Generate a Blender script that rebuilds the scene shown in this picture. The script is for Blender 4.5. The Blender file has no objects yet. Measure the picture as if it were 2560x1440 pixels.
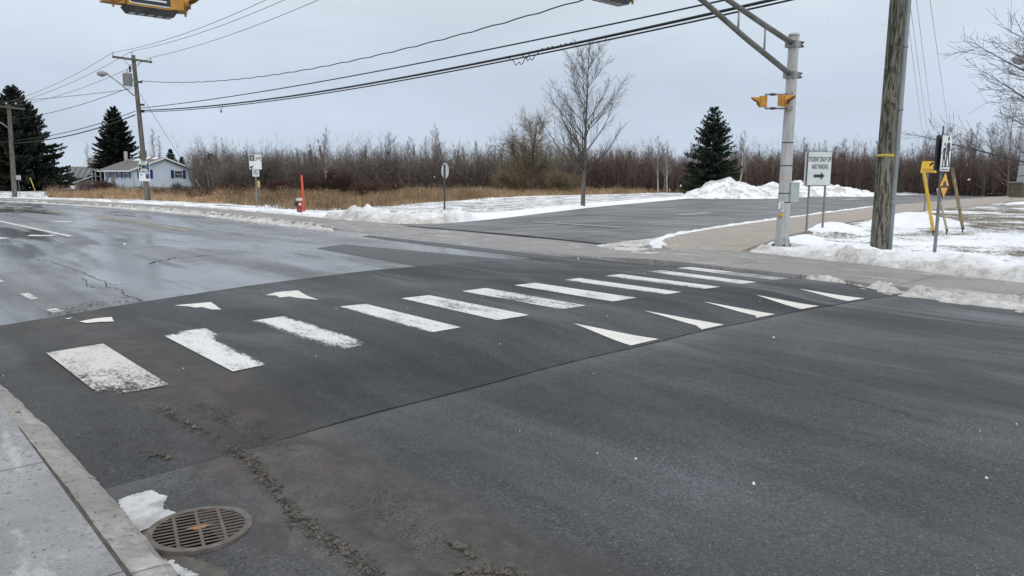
import bpy, bmesh, math, random
import numpy as np
from mathutils import Vector, Matrix

SC = bpy.context.scene
COL = SC.collection
rnd = random.Random(7)
nr = np.random.default_rng(11)

# ------------------------------------------------------------------ camera
FPX, PITCH, ROLL, YAW, CAMH = 1876.0, 0.1462, 0.0075, 0.7309, 1.70
cd = bpy.data.cameras.new('camera')
cam = bpy.data.objects.new('camera', cd)
COL.objects.link(cam)
cd.sensor_width = 36.0
cd.lens = FPX / 2560.0 * 36.0
cd.clip_start = 0.05
cd.clip_end = 3000.0
cam.matrix_world = (Matrix.Translation((0, 0, CAMH)) @ Matrix.Rotation(-YAW, 4, 'Z') @
                    Matrix.Rotation(math.pi / 2 - PITCH, 4, 'X') @ Matrix.Rotation(ROLL, 4, 'Z'))
SC.camera = cam

# ------------------------------------------------------------------ sky, sun, exposure
world = bpy.data.worlds.new('World')
SC.world = world
world.use_nodes = True
wn, wl = world.node_tree.nodes, world.node_tree.links
wn.clear()
w_out = wn.new('ShaderNodeOutputWorld')
w_bg = wn.new('ShaderNodeBackground')
w_bg.inputs['Strength'].default_value = 0.1
SUN_EL, SUN_ROT = math.radians(38), math.radians(200)
sky = wn.new('ShaderNodeTexSky')
sky.sky_type = 'NISHITA'
sky.sun_disc = False
sky.sun_elevation = SUN_EL
sky.sun_rotation = SUN_ROT
sky.air_density = 1.0
sky.dust_density = 3.0
w_tc = wn.new('ShaderNodeTexCoord')
w_sep = wn.new('ShaderNodeSeparateXYZ')
wl.new(w_tc.outputs['Generated'], w_sep.inputs[0])
w_ramp = wn.new('ShaderNodeValToRGB')           # even cloud cover: brighter towards the zenith
cr = w_ramp.color_ramp
cr.elements[0].position = 0.0
cr.elements[0].color = (0.585, 0.69, 0.80, 1)
cr.elements[1].position = 1.0
cr.elements[1].color = (1.40, 1.42, 1.45, 1)
for ps, c in ((0.05, (0.54, 0.62, 0.745, 1)), (0.12, (0.55, 0.625, 0.745, 1)), (0.22, (0.66, 0.745, 0.825, 1)), (0.45, (0.93, 0.98, 1.03, 1))):
    e = cr.elements.new(ps); e.color = c
wl.new(w_sep.outputs['Z'], w_ramp.inputs[0])
w_noise = wn.new('ShaderNodeTexNoise')
w_noise.inputs['Scale'].default_value = 2.2
w_noise.inputs['Detail'].default_value = 5
w_map = wn.new('ShaderNodeMapping')
w_map.inputs['Scale'].default_value = (1, 1, 3.5)
wl.new(w_tc.outputs['Generated'], w_map.inputs[0])
wl.new(w_map.outputs[0], w_noise.inputs[0])
w_mr = wn.new('ShaderNodeMapRange')
w_mr.inputs['To Min'].default_value = 9.0
w_mr.inputs['To Max'].default_value = 11.4
w_mr.inputs['From Min'].default_value = 0.3
w_mr.inputs['From Max'].default_value = 0.7
wl.new(w_noise.outputs['Fac'], w_mr.inputs['Value'])
w_mul = wn.new('ShaderNodeVectorMath'); w_mul.operation = 'SCALE'
wl.new(w_ramp.outputs[0], w_mul.inputs[0])
wl.new(w_mr.outputs[0], w_mul.inputs['Scale'])
w_mix = wn.new('ShaderNodeMix'); w_mix.data_type = 'RGBA'
w_mix.inputs['Factor'].default_value = 0.93
wl.new(sky.outputs[0], w_mix.inputs['A'])
wl.new(w_mul.outputs[0], w_mix.inputs['B'])
wl.new(w_mix.outputs['Result'], w_bg.inputs['Color'])
wl.new(w_bg.outputs[0], w_out.inputs[0])

sd = bpy.data.lights.new('sun', 'SUN')
sd.energy = 0.6
sd.angle = math.radians(40)
sd.color = (1.0, 0.96, 0.9)
sun = bpy.data.objects.new('sun', sd)
COL.objects.link(sun)
sun.rotation_euler = (math.pi / 2 - SUN_EL, 0, math.pi - SUN_ROT)
SC.view_settings.view_transform = 'Standard'
SC.view_settings.look = 'None'
SC.view_settings.gamma = 1.0
SC.view_settings.exposure = 0.12
SC.view_settings.use_curve_mapping = False
SC.render.engine = 'CYCLES'
SC.render.resolution_x, SC.render.resolution_y = 1024, 576

# ------------------------------------------------------------------ survey helpers (photo point -> place on the ground)
RIGHT = np.array([math.cos(YAW), -math.sin(YAW), 0.0])
FWD = np.array([math.sin(YAW), math.cos(YAW), 0.0])
UP = np.array([0, 0, 1.0])

def ray(px, py):
    a, b = px - 1280, py - 720
    u = a * math.cos(ROLL) + b * math.sin(ROLL)
    v = -a * math.sin(ROLL) + b * math.cos(ROLL)
    return RIGHT * u + FWD * (FPX * math.cos(PITCH) - v * math.sin(PITCH)) + UP * (-FPX * math.sin(PITCH) - v * math.cos(PITCH))

def gp(px, py, z=0.0):
    d = ray(px, py)
    k = (z - CAMH) / d[2]
    return Vector((d[0] * k, d[1] * k, z))

def far(px, py, D):
    d = ray(px, py)
    k = D / math.hypot(d[0], d[1])
    return Vector((d[0] * k, d[1] * k, CAMH + d[2] * k))

def hz(base, px, py):
    """height of the point straight above base that is seen on image row py"""
    return far(px, py, math.hypot(base[0], base[1]))[2]

def bend(s):
    s = np.asarray(s, float)
    q = np.clip(s - 30, 0, 40)
    return -(0.0065 * q ** 2 + np.clip(s - 70, 0, None) * 0.52)

# ------------------------------------------------------------------ numpy noise
def _hash(ix, iy, seed):
    h = (ix.astype(np.int64) * 374761393 + iy.astype(np.int64) * 668265263 + seed * 974634177) & 0xffffffff
    h = ((h ^ (h >> 13)) * 1274126177) & 0xffffffff
    return ((h ^ (h >> 16)) & 0xffff) / 65535.0

def vn(x, y, seed=0):
    x = np.asarray(x, float); y = np.asarray(y, float)
    x, y = np.broadcast_arrays(x, y)
    ix, iy = np.floor(x), np.floor(y)
    fx, fy = x - ix, y - iy
    fx = fx * fx * (3 - 2 * fx); fy = fy * fy * (3 - 2 * fy)
    a = _hash(ix, iy, seed); b = _hash(ix + 1, iy, seed)
    c = _hash(ix, iy + 1, seed); d = _hash(ix + 1, iy + 1, seed)
    return (a * (1 - fx) + b * fx) * (1 - fy) + (c * (1 - fx) + d * fx) * fy

def fbm(x, y, seed=0, octv=4):
    t, amp, tot = 0, 1.0, 0
    x = np.asarray(x, float); y = np.asarray(y, float)
    for o in range(octv):
        t = t + amp * vn(x * 2 ** o + 17.3 * o, y * 2 ** o + 9.1 * o, seed + o)
        tot += amp; amp *= 0.5
    return t / tot

def sstep(a, b, x):
    q = np.clip((x - a) / (b - a), 0, 1)
    return q * q * (3 - 2 * q)

def poly_sd(X, Y, poly):
    """signed distance to polygon, positive inside"""
    P = np.asarray(poly, float)
    d2 = np.full(X.shape, 1e18); ins = np.zeros(X.shape, bool)
    n = len(P)
    for i in range(n):
        a, b = P[i], P[(i + 1) % n]
        e = b - a
        wx, wy = X - a[0], Y - a[1]
        t = np.clip((wx * e[0] + wy * e[1]) / max(e @ e, 1e-12), 0, 1)
        d2 = np.minimum(d2, (wx - e[0] * t) ** 2 + (wy - e[1] * t) ** 2)
        c = ((a[1] > Y) != (b[1] > Y))
        with np.errstate(divide='ignore', invalid='ignore'):
            xi = (b[0] - a[0]) * (Y - a[1]) / (b[1] - a[1] + 1e-15) + a[0]
        ins ^= c & (X < xi)
    d = np.sqrt(d2)
    return np.where(ins, d, -d)

def line_d(X, Y, pts):
    P = np.asarray(pts, float)
    d2 = np.full(X.shape, 1e18)
    for a, b in zip(P[:-1], P[1:]):
        e = b - a
        wx, wy = X - a[0], Y - a[1]
        t = np.clip((wx * e[0] + wy * e[1]) / max(e @ e, 1e-12), 0, 1)
        d2 = np.minimum(d2, (wx - e[0] * t) ** 2 + (wy - e[1] * t) ** 2)
    return np.sqrt(d2)

# ------------------------------------------------------------------ materials
MATS = {}
class NT:
    def __init__(s, name):
        s.m = bpy.data.materials.new(name)
        s.m.use_nodes = True
        s.n, s.l = s.m.node_tree.nodes, s.m.node_tree.links
        s.b = s.n['Principled BSDF']
        s.tc = s.n.new('ShaderNodeTexCoord')
        MATS[name] = s.m
    def mapping(s, scale, coord='Object'):
        q = s.n.new('ShaderNodeMapping')
        q.inputs['Scale'].default_value = scale
        s.l.new(s.tc.outputs[coord], q.inputs[0])
        return q.outputs[0]
    def noise(s, scale, detail=3, rough=0.55, vec=None, mapscale=None, dist=0.0):
        q = s.n.new('ShaderNodeTexNoise')
        q.inputs['Scale'].default_value = scale
        q.inputs['Detail'].default_value = detail
        q.inputs['Roughness'].default_value = rough
        q.inputs['Distortion'].default_value = dist
        s.l.new(vec if vec is not None else s.mapping(mapscale or (1, 1, 1)), q.inputs['Vector'])
        return q.outputs['Fac']
    def ramp(s, fac, a, b, lo=0.0, hi=1.0):
        q = s.n.new('ShaderNodeMapRange')
        q.interpolation_type = 'SMOOTHSTEP'
        q.inputs['From Min'].default_value = a
        q.inputs['From Max'].default_value = b
        q.inputs['To Min'].default_value = lo
        q.inputs['To Max'].default_value = hi
        s.l.new(fac, q.inputs['Value'])
        return q.outputs[0]
    def mix(s, fac, a, b, mode='MIX'):
        q = s.n.new('ShaderNodeMix'); q.data_type = 'RGBA'; q.blend_type = mode
        for v, k in ((fac, 'Factor'), (a, 'A'), (b, 'B')):
            if isinstance(v, (int, float)): q.inputs[k].default_value = v
            elif isinstance(v, tuple): q.inputs[k].default_value = (*v, 1)[:4]
            else: s.l.new(v, q.inputs[k])
        return q.outputs['Result']
    def math(s, op, a, b=0.0, c=0.0):
        q = s.n.new('ShaderNodeMath'); q.operation = op
        for i, v in enumerate((a, b, c)):
            if isinstance(v, (int, float)): q.inputs[i].default_value = v
            else: s.l.new(v, q.inputs[i])
        return q.outputs[0]
    def attr(s, name):
        q = s.n.new('ShaderNodeAttribute'); q.attribute_name = name
        return q.outputs['Fac']
    def xyz(s):
        q = s.n.new('ShaderNodeSeparateXYZ')
        s.l.new(s.tc.outputs['Object'], q.inputs[0])
        return q.outputs
    def put(s, key, v):
        if isinstance(v, (int, float)): s.b.inputs[key].default_value = v
        elif isinstance(v, tuple): s.b.inputs[key].default_value = (*v, 1)[:4]
        else: s.l.new(v, s.b.inputs[key])
    def bump(s, h, strength=0.3, dist=0.01):
        q = s.n.new('ShaderNodeBump')
        q.inputs['Strength'].default_value = strength
        q.inputs['Distance'].default_value = dist
        s.l.new(h, q.inputs['Height'])
        s.l.new(q.outputs[0], s.b.inputs['Normal'])

def pm(name, c1, c2=None, scale=8.0, rough=0.6, metal=0.0, bump=0.0, bdist=0.004, ms=(1, 1, 1), spec=0.5, lo=0.35, hi=0.65, vary=0.0):
    k = NT(name)
    f = k.noise(scale, 4, 0.6, mapscale=ms)
    col = k.mix(k.ramp(f, lo, hi), c1, c2 if c2 else tuple(x * 0.8 for x in c1))
    if vary:                                   # each leaf, blade, twig and tree has a tone of its own
        ge = k.n.new('ShaderNodeNewGeometry'); oi = k.n.new('ShaderNodeObjectInfo')
        v = k.math('MULTIPLY', k.ramp(ge.outputs['Random Per Island'], 0, 1, 1 - vary, 1 + vary), k.ramp(oi.outputs['Random'], 0, 1, 1 - vary * 0.6, 1 + vary * 0.6))
        q = k.n.new('ShaderNodeVectorMath'); q.operation = 'SCALE'
        k.l.new(col, q.inputs[0]); k.l.new(v, q.inputs['Scale'])
        col = q.outputs[0]
    k.put('Base Color', col)
    k.put('Roughness', k.ramp(f, 0.2, 0.8, max(rough - 0.1, 0.05), min(rough + 0.1, 1)))
    k.put('Metallic', metal)
    k.put('Specular IOR Level', spec)
    if bump: k.bump(f, bump, bdist)
    return k.m

def asphalt(name, dark, light, wet_lo, wet_hi, r_dry, r_wet, dirt=False, grain=0.5, streak_amt=1.0, bump=0.35, seam=False, along_x=False):
    k = NT(name)
    streak = k.noise(1.0, 4, 0.6, mapscale=(0.10, 1.1, 1) if along_x else (1.1, 0.10, 1))
    streak2 = k.noise(3.2, 3, 0.6, mapscale=(0.05, 1.0, 1) if along_x else (1.0, 0.05, 1))
    blot = k.noise(0.33, 4, 0.55, dist=0.6)
    fine = k.noise(55.0, 3, 0.8)
    fine2 = k.noise(170.0, 2, 0.8)
    mid = k.noise(9.0, 4, 0.7)
    base = k.mix(k.ramp(k.math('ADD', k.math('MULTIPLY', streak, 0.55 * streak_amt), k.math('MULTIPLY', blot, 1.0 - 0.55 * streak_amt)), 0.38, 0.62), dark, light)
    base = k.mix(k.ramp(streak2, 0.55, 0.75, 0, 0.35), base, tuple(x * 0.72 for x in dark))
    gm = k.math('ADD', k.math('MULTIPLY', k.ramp(fine, 0.25, 0.75), grain), k.math('MULTIPLY', k.ramp(fine2, 0.25, 0.75), grain))
    vo = k.n.new('ShaderNodeTexVoronoi'); vo.inputs['Scale'].default_value = 95.0
    k.l.new(k.mapping((1, 1, 1)), vo.inputs['Vector'])
    vs = k.n.new('ShaderNodeSeparateXYZ'); k.l.new(vo.outputs['Color'], vs.inputs[0])
    stone = k.ramp(vs.outputs[0], 0.0, 1.0, 1.0 - 0.55 * grain, 1.0 + 0.55 * grain)
    stone = k.math('MULTIPLY', stone, k.ramp(vs.outputs[1], 0.95, 0.98, 1.0, 1.0 + 1.2 * grain))
    gm = k.math('ADD', gm, 1.0 - grain)
    gm = k.math('MULTIPLY', gm, stone)
    gm = k.math('MULTIPLY', gm, k.ramp(mid, 0.25, 0.75, 0.86, 1.14))
    q = k.n.new('ShaderNodeVectorMath'); q.operation = 'SCALE'
    k.l.new(base, q.inputs[0]); k.l.new(gm, q.inputs['Scale'])
    col = q.outputs[0]
    wetn = k.math('ADD', k.math('MULTIPLY', k.noise(0.55, 4, 0.6, mapscale=(1, 0.22, 1), dist=0.5), 0.75), k.math('MULTIPLY', streak2, 0.25))
    wet = k.ramp(wetn, wet_lo, wet_hi)
    if dirt:
        hz_ = k.math('MULTIPLY', k.ramp(k.noise(0.8, 4, 0.6, mapscale=(1.0, 0.28, 1), dist=1.0), 0.50, 0.74), k.ramp(k.noise(4.0, 4, 0.7, mapscale=(1.0, 0.2, 1)), 0.3, 0.7, 0.35, 1.0))
        col = k.mix(k.math('MULTIPLY', hz_, 0.5), col, (0.13, 0.135, 0.142))
        dk = k.ramp(k.noise(0.9, 3, 0.5, mapscale=(1.0, 0.5, 1), dist=0.8), 0.58, 0.72, 0.0, 0.55)
        col = k.mix(dk, col, tuple(x * 0.55 for x in dark))
    if seam:
        sx, sy, sz = k.xyz()
        sb = k.math('MULTIPLY', k.ramp(k.math('ADD', sy, k.math('MULTIPLY', mid, 0.5)), 4.2, 4.6, 0.0, 0.5), k.ramp(blot, 0.35, 0.6, 0.3, 1.0))
        col = k.mix(sb, col, (0.10, 0.10, 0.10))
    if dirt:
        x, y, z = k.xyz()
        dn = k.noise(1.7, 5, 0.65, mapscale=(1.2, 0.45, 1))
        edge = k.ramp(k.math('ADD', x, k.math('MULTIPLY', dn, 0.9)), 2.50, 2.95, 1.0, 0.0)
        band = k.math('MULTIPLY', edge, k.ramp(k.math('ADD', x, k.math('MULTIPLY', dn, 0.7)), 1.45, 2.1, 0.35, 1.0))
        dpat = k.math('MULTIPLY', band, k.ramp(dn, 0.25, 0.62, 0.45, 1.0))
        col = k.mix(k.math('MULTIPLY', dpat, 0.8 if seam else 0.5), col, k.mix(k.ramp(k.noise(6.0, 4, 0.7), 0.35, 0.7), (0.052, 0.047, 0.041), (0.098, 0.09, 0.08)))
        damp = k.math('MULTIPLY', k.ramp(k.noise(2.1, 4, 0.6, mapscale=(1.3, 0.6, 1), dist=0.7), 0.50, 0.64), edge)
        col = k.mix(k.math('MULTIPLY', damp, 0.7), col, (0.022, 0.021, 0.021))
        wet = k.math('MAXIMUM', wet, k.math('MULTIPLY', damp, 0.6))
        red = k.math('MULTIPLY', k.ramp(k.noise(1.3, 3, 0.6), 0.56, 0.68), edge)
        col = k.mix(k.math('MULTIPLY', red, 0.35), col, (0.10, 0.055, 0.04))
        wet = k.math('MULTIPLY', wet, k.math('SUBTRACT', 1.0, k.math('MULTIPLY', dpat, 0.8)))
    k.put('Base Color', col)
    k.put('Roughness', k.ramp(wet, 0, 1, r_dry, r_wet))
    k.put('Specular IOR Level', 0.4)
    hgt = k.math('ADD', k.math('MULTIPLY', fine, 1.0), k.math('MULTIPLY', fine2, 0.6))
    k.bump(hgt, bump, 0.006)
    return k.m

asphalt('asphalt_old', (0.095, 0.102, 0.110), (0.18, 0.19, 0.203), 0.38, 0.58, 0.62, 0.13, grain=0.35, bump=0.10)
asphalt('asphalt_near', (0.022, 0.0242, 0.028), (0.054, 0.0585, 0.066), 0.42, 0.66, 0.70, 0.34, dirt=True, grain=0.78, seam=True)
asphalt('asphalt_crossing', (0.0115, 0.013, 0.0155), (0.044, 0.0485, 0.055), 0.44, 0.68, 0.72, 0.36, dirt=True, grain=0.72)
asphalt('asphalt_patch', (0.040, 0.0425, 0.046), (0.062, 0.065, 0.07), 0.55, 0.75, 0.62, 0.4, grain=0.5)
asphalt('asphalt_drive', (0.062, 0.063, 0.066), (0.16, 0.16, 0.163), 0.45, 0.7, 0.6, 0.3, grain=0.35, along_x=True)
pm('crack', (0.045, 0.046, 0.05), rough=0.9, spec=0.1)

def concrete(name, c1, c2, stain, joints=0.0):
    k = NT(name)
    a = k.noise(1.2, 5, 0.65, dist=0.4)
    b = k.noise(14.0, 4, 0.7)
    c = k.noise(120.0, 2, 0.7)
    col = k.mix(k.ramp(a, 0.35, 0.65), c1, c2)
    col = k.mix(k.ramp(b, 0.52, 0.72, 0, 0.55), col, stain)
    sp = k.noise(34.0, 4, 0.75, mapscale=(1, 0.7, 1))
    col = k.mix(k.math('MULTIPLY', k.ramp(sp, 0.57, 0.66, 0, 0.9), k.ramp(a, 0.3, 0.55)), col, tuple(x * 0.45 for x in stain))
    sl = k.noise(3.0, 5, 0.7, mapscale=(1.0, 0.35, 1), dist=0.8)
    col = k.mix(k.ramp(sl, 0.53, 0.68, 0, 0.75), col, tuple(min(1, x * 1.55) for x in c2))
    q = k.n.new('ShaderNodeVectorMath'); q.operation = 'SCALE'
    k.l.new(col, q.inputs[0]); k.l.new(k.ramp(c, 0.25, 0.75, 0.82, 1.18), q.inputs['Scale'])
    k.put('Base Color', q.outputs[0])
    k.put('Roughness', k.ramp(a, 0.3, 0.7, 0.62, 0.9))
    k.bump(k.math('ADD', b, k.math('MULTIPLY', c, 0.5)), 0.3, 0.006)
    return k.m
concrete('concrete_near', (0.185, 0.187, 0.192), (0.27, 0.272, 0.278), (0.14, 0.137, 0.133))
concrete('concrete_kerb', (0.18, 0.17, 0.16), (0.28, 0.267, 0.25), (0.10, 0.094, 0.087))
concrete('concrete_far', (0.19, 0.18, 0.17), (0.27, 0.255, 0.24), (0.14, 0.13, 0.12))
concrete('concrete_apron', (0.20, 0.19, 0.185), (0.27, 0.26, 0.255), (0.15, 0.145, 0.14))
concrete('concrete_path', (0.27, 0.235, 0.20), (0.33, 0.29, 0.25), (0.21, 0.18, 0.15))

def snow_mat(name):
    k = NT(name)
    dirt, grass = k.attr('dirt'), k.attr('grass')
    n1 = k.noise(2.2, 5, 0.7)
    n2 = k.noise(11.0, 5, 0.7)
    n3 = k.noise(60.0, 3, 0.7)
    col = k.mix(k.ramp(n1, 0.3, 0.7), (0.84, 0.86, 0.90), (0.78, 0.80, 0.84))
    dm = k.math('MULTIPLY', k.ramp(k.math('ADD', k.math('MULTIPLY', n2, 0.4), k.math('MULTIPLY', n1, 0.6)), 0.40, 0.68), dirt)
    dm = k.math('MULTIPLY', dm, k.ramp(n3, 0.2, 0.8, 0.6, 1.1))
    n4 = k.noise(26.0, 4, 0.8)
    dm = k.math('MAXIMUM', dm, k.math('MULTIPLY', k.ramp(n4, 0.64, 0.72), k.ramp(dirt, 0.05, 0.6, 0.0, 0.7)))
    col = k.mix(k.ramp(k.math('MULTIPLY', dirt, k.ramp(n1, 0.25, 0.6, 0.55, 1.0)), 0.1, 0.9, 0, 0.85), col, (0.50, 0.485, 0.46))
    col = k.mix(dm, col, k.mix(k.ramp(n2, 0.4, 0.65), (0.36, 0.33, 0.29), (0.13, 0.115, 0.098)))
    gn = k.noise(10.0, 5, 0.8, mapscale=(1, 1, 1))
    gn2 = k.noise(1.0, 3, 0.6)
    gsum = k.math('ADD', k.math('ADD', k.math('MULTIPLY', gn, 0.65), k.math('MULTIPLY', gn2, 0.35)), k.math('MULTIPLY', k.math('SUBTRACT', grass, 0.5), 0.55))
    gm = k.ramp(gsum, 0.53, 0.6)
    gcol = k.mix(k.ramp(k.noise(25.0, 3, 0.7), 0.35, 0.65), (0.065, 0.058, 0.03), (0.15, 0.12, 0.065))
    col = k.mix(gm, col, gcol)
    k.put('Base Color', col)
    k.put('Roughness', k.ramp(n3, 0.2, 0.8, 0.5, 0.75))
    k.put('Specular IOR Level', 0.3)
    k.bump(k.math('ADD', k.math('MULTIPLY', n2, 1.0), k.math('ADD', k.math('MULTIPLY', n3, 0.35), k.math('MULTIPLY', gm, -0.35))), 0.55, 0.05)
    return k.m
snow_mat('snow')

def paint(name, c, c_dirty, chips=0.0):
    k = NT(name)
    wear = k.attr('wear')
    n = k.noise(28.0, 5, 0.8, mapscale=(1.4, 0.55, 1))
    n2 = k.noise(5.0, 4, 0.7, mapscale=(1, 0.4, 1))
    f = k.ramp(k.math('ADD', k.math('ADD', k.math('MULTIPLY', n, 0.7), k.math('MULTIPLY', n2, 0.3)), k.math('MULTIPLY', wear, 0.6)), 0.56 - chips, 0.74 - chips)
    col = k.mix(k.ramp(n2, 0.45, 0.72, 0, 0.55), c, c_dirty)
    col = k.mix(k.ramp(k.noise(75.0, 3, 0.8), 0.42, 0.7, 0.0, 0.6), col, (0.20, 0.195, 0.185))
    k.put('Base Color', col)
    k.put('Alpha', k.math('SUBTRACT', 1.0, f))
    k.put('Roughness', 0.62)
    k.bump(k.noise(110.0, 2, 0.7), 0.12, 0.003)
    return k.m
paint('paint_white', (0.66, 0.67, 0.665), (0.36, 0.335, 0.295), chips=0.045)
paint('paint_dirty', (0.56, 0.55, 0.52), (0.20, 0.175, 0.145), chips=0.05)
paint('paint_thermo', (0.70, 0.69, 0.65), (0.50, 0.47, 0.42), chips=-0.03)
paint('paint_yellow', (0.50, 0.36, 0.14), (0.30, 0.26, 0.2), chips=0.1)
paint('paint_faint', (0.50, 0.51, 0.52), (0.36, 0.36, 0.36), chips=0.04)

def pole_wood(name, a, b, c):
    k = NT(name)
    n = k.noise(5.0, 5, 0.7, mapscale=(3.5, 3.5, 0.45), dist=1.2)
    n2 = k.noise(2.0, 4, 0.6, mapscale=(1, 1, 0.4))
    n3 = k.noise(40.0, 3, 0.7, mapscale=(2.5, 2.5, 0.25))
    col = k.mix(k.ramp(n2, 0.35, 0.65), a, b)
    col = k.mix(k.ramp(n, 0.45, 0.56, 0, 0.9), col, c)
    col = k.mix(k.ramp(n3, 0.5, 0.8, 0, 0.5), col, c)
    k.put('Base Color', col)
    k.put('Roughness', 0.9)
    k.put('Specular IOR Level', 0.2)
    k.bump(k.math('ADD', n, n3), 0.5, 0.01)
    return k.m
pole_wood('wood_pole_near', (0.22, 0.21, 0.17), (0.14, 0.145, 0.118), (0.03, 0.026, 0.019))
pole_wood('wood_pole_far', (0.20, 0.19, 0.165), (0.15, 0.15, 0.13), (0.07, 0.065, 0.055))
pole_wood('wood_stake', (0.34, 0.27, 0.17), (0.27, 0.21, 0.13), (0.14, 0.10, 0.06))
pole_wood('wood_stake_pale', (0.48, 0.43, 0.33), (0.42, 0.36, 0.27), (0.25, 0.2, 0.14))
pm('galvanised', (0.36, 0.365, 0.365), (0.25, 0.255, 0.26), 6, 0.55, 0.35, ms=(2, 2, 0.4))
pm('aluminium', (0.52, 0.52, 0.51), (0.40, 0.40, 0.39), 7, 0.5, 0.3, ms=(2.5, 2.5, 0.3))
pm('steel_arm', (0.17, 0.17, 0.155), (0.12, 0.12, 0.11), 4, 0.6, 0.2)
pm('steel_dark', (0.07, 0.072, 0.075), (0.045, 0.046, 0.05), 8, 0.6, 0.2)
pm('post_grey', (0.22, 0.23, 0.235), (0.15, 0.155, 0.16), 10, 0.55, 0.3, ms=(1, 1, 0.3))
pm('conduit', (0.26, 0.29, 0.305), (0.20, 0.225, 0.24), 3, 0.5, ms=(1, 1, 0.3))
pm('box_grey', (0.42, 0.46, 0.47), (0.36, 0.4, 0.41), 5, 0.5)
pm('sign_white', (0.74, 0.76, 0.77), (0.66, 0.68, 0.69), 3, 0.45)
pm('sign_pale', (0.60, 0.64, 0.64), (0.53, 0.57, 0.57), 2.5, 0.45)
pm('sign_back', (0.62, 0.64, 0.65), (0.54, 0.56, 0.57), 3, 0.4, 0.2)
pm('sign_black', (0.018, 0.02, 0.026), (0.03, 0.032, 0.04), 4, 0.5)
pm('sign_yellow', (0.68, 0.36, 0.035), (0.6, 0.31, 0.03), 4, 0.5)
pm('sign_lemon', (0.74, 0.47, 0.035), (0.68, 0.42, 0.03), 4, 0.5)
pm('signal_yellow', (0.60, 0.30, 0.035), (0.45, 0.22, 0.03), 5, 0.45)
pm('stake_yellow', (0.62, 0.40, 0.05), (0.5, 0.31, 0.04), 6, 0.5, ms=(1, 1, 0.3))
pm('guard_yellow', (0.62, 0.47, 0.12), (0.5, 0.37, 0.09), 6, 0.55)
pm('lens_dark', (0.06, 0.035, 0.012), (0.03, 0.02, 0.01), 4, 0.2)
pm('reflect_grey', (0.62, 0.63, 0.64), (0.5, 0.5, 0.5), 6, 0.4)
pm('button_orange', (0.62, 0.28, 0.03), (0.5, 0.2, 0.03), 6, 0.4)
pm('hydrant_red', (0.27, 0.018, 0.035), (0.20, 0.015, 0.025), 7, 0.45)
pm('hydrant_white', (0.60, 0.59, 0.56), (0.42, 0.40, 0.38), 14, 0.55)
pm('hydrant_black', (0.03, 0.028, 0.03), (0.05, 0.045, 0.045), 9, 0.5)
pm('marker_orange', (0.66, 0.085, 0.025), (0.55, 0.065, 0.02), 6, 0.5)
pm('wire_black', (0.012, 0.012, 0.014), rough=0.6)
pm('wire_grey', (0.10, 0.105, 0.11), rough=0.5)
pm('porcelain', (0.5, 0.5, 0.5), (0.4, 0.4, 0.4), 8, 0.3)
pm('rust_iron', (0.07, 0.052, 0.043), (0.12, 0.093, 0.077), 16, 0.7, bump=0.4, lo=0.3, hi=0.75)
pm('rust_orange', (0.30, 0.14, 0.05), (0.13, 0.09, 0.07), 25, 0.8)
pm('pit', (0.006, 0.006, 0.006), rough=1.0, spec=0.0)  # near-black colour standing in for the unlit depth under the grate
pm('iron_frame', (0.13, 0.112, 0.098), (0.08, 0.07, 0.062), 14, 0.75, bump=0.4)
pm('salt_ice', (0.47, 0.48, 0.49), (0.27, 0.27, 0.272), 7, 0.45, bump=0.5, bdist=0.01, lo=0.42, hi=0.66)
pm('slush', (0.115, 0.102, 0.086), (0.035, 0.03, 0.025), 18, 0.75, bump=0.6, bdist=0.02)
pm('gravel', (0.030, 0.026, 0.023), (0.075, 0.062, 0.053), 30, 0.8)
pm('grit', (0.06, 0.055, 0.05), (0.10, 0.09, 0.08), 9, 0.9, bump=0.5)
pm('siding', (0.60, 0.69, 0.80), (0.56, 0.65, 0.76), 1.5, 0.55)
pm('siding_side', (0.60, 0.69, 0.80), (0.56, 0.65, 0.76), 1.5, 0.55)
pm('trim_white', (0.74, 0.75, 0.76), (0.66, 0.67, 0.68), 3, 0.5)
pm('shutter_blue', (0.02, 0.035, 0.16), (0.016, 0.028, 0.13), 3, 0.5)
pm('glass', (0.10, 0.12, 0.14), (0.05, 0.06, 0.07), 1.3, 0.08)
pm('door_grey', (0.24, 0.22, 0.21), (0.18, 0.165, 0.16), 4, 0.6)
pm('shingle', (0.14, 0.135, 0.135), (0.095, 0.09, 0.09), 14, 0.85, ms=(1, 3, 1))
pm('metal_roof', (0.085, 0.088, 0.095), (0.065, 0.068, 0.074), 2, 0.6)
pm('barn_wall', (0.06, 0.06, 0.065), (0.045, 0.045, 0.05), 3, 0.8)
pm('brick', (0.14, 0.115, 0.085), (0.095, 0.08, 0.06), 12, 0.85)
pm('brick_red', (0.16, 0.075, 0.055), (0.11, 0.05, 0.04), 12, 0.85)
pm('poster_dark', (0.012, 0.02, 0.04), rough=0.4)
pm('poster_teal', (0.10, 0.35, 0.38), rough=0.4)
pm('poster_green', (0.45, 0.52, 0.16), rough=0.4)
pm('poster_blue', (0.07, 0.16, 0.42), rough=0.4)
pm('poster_brown', (0.12, 0.05, 0.04), rough=0.4)
pm('bark_maple', (0.15, 0.135, 0.115), (0.085, 0.075, 0.065), 9, 0.9, ms=(2, 2, 0.4), bump=0.5, bdist=0.02)
pm('twig_maple', (0.09, 0.075, 0.067), (0.065, 0.054, 0.049), 4, 0.85)
pm('bark_grey', (0.15, 0.135, 0.125), (0.10, 0.09, 0.085), 5, 0.9)
pm('bark_pale', (0.46, 0.435, 0.40), (0.30, 0.28, 0.25), 3, 0.85, ms=(1, 1, 1.5))
pm('twig_grey', (0.17, 0.15, 0.136), (0.115, 0.10, 0.09), 2, 0.9, vary=0.45)
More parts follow.
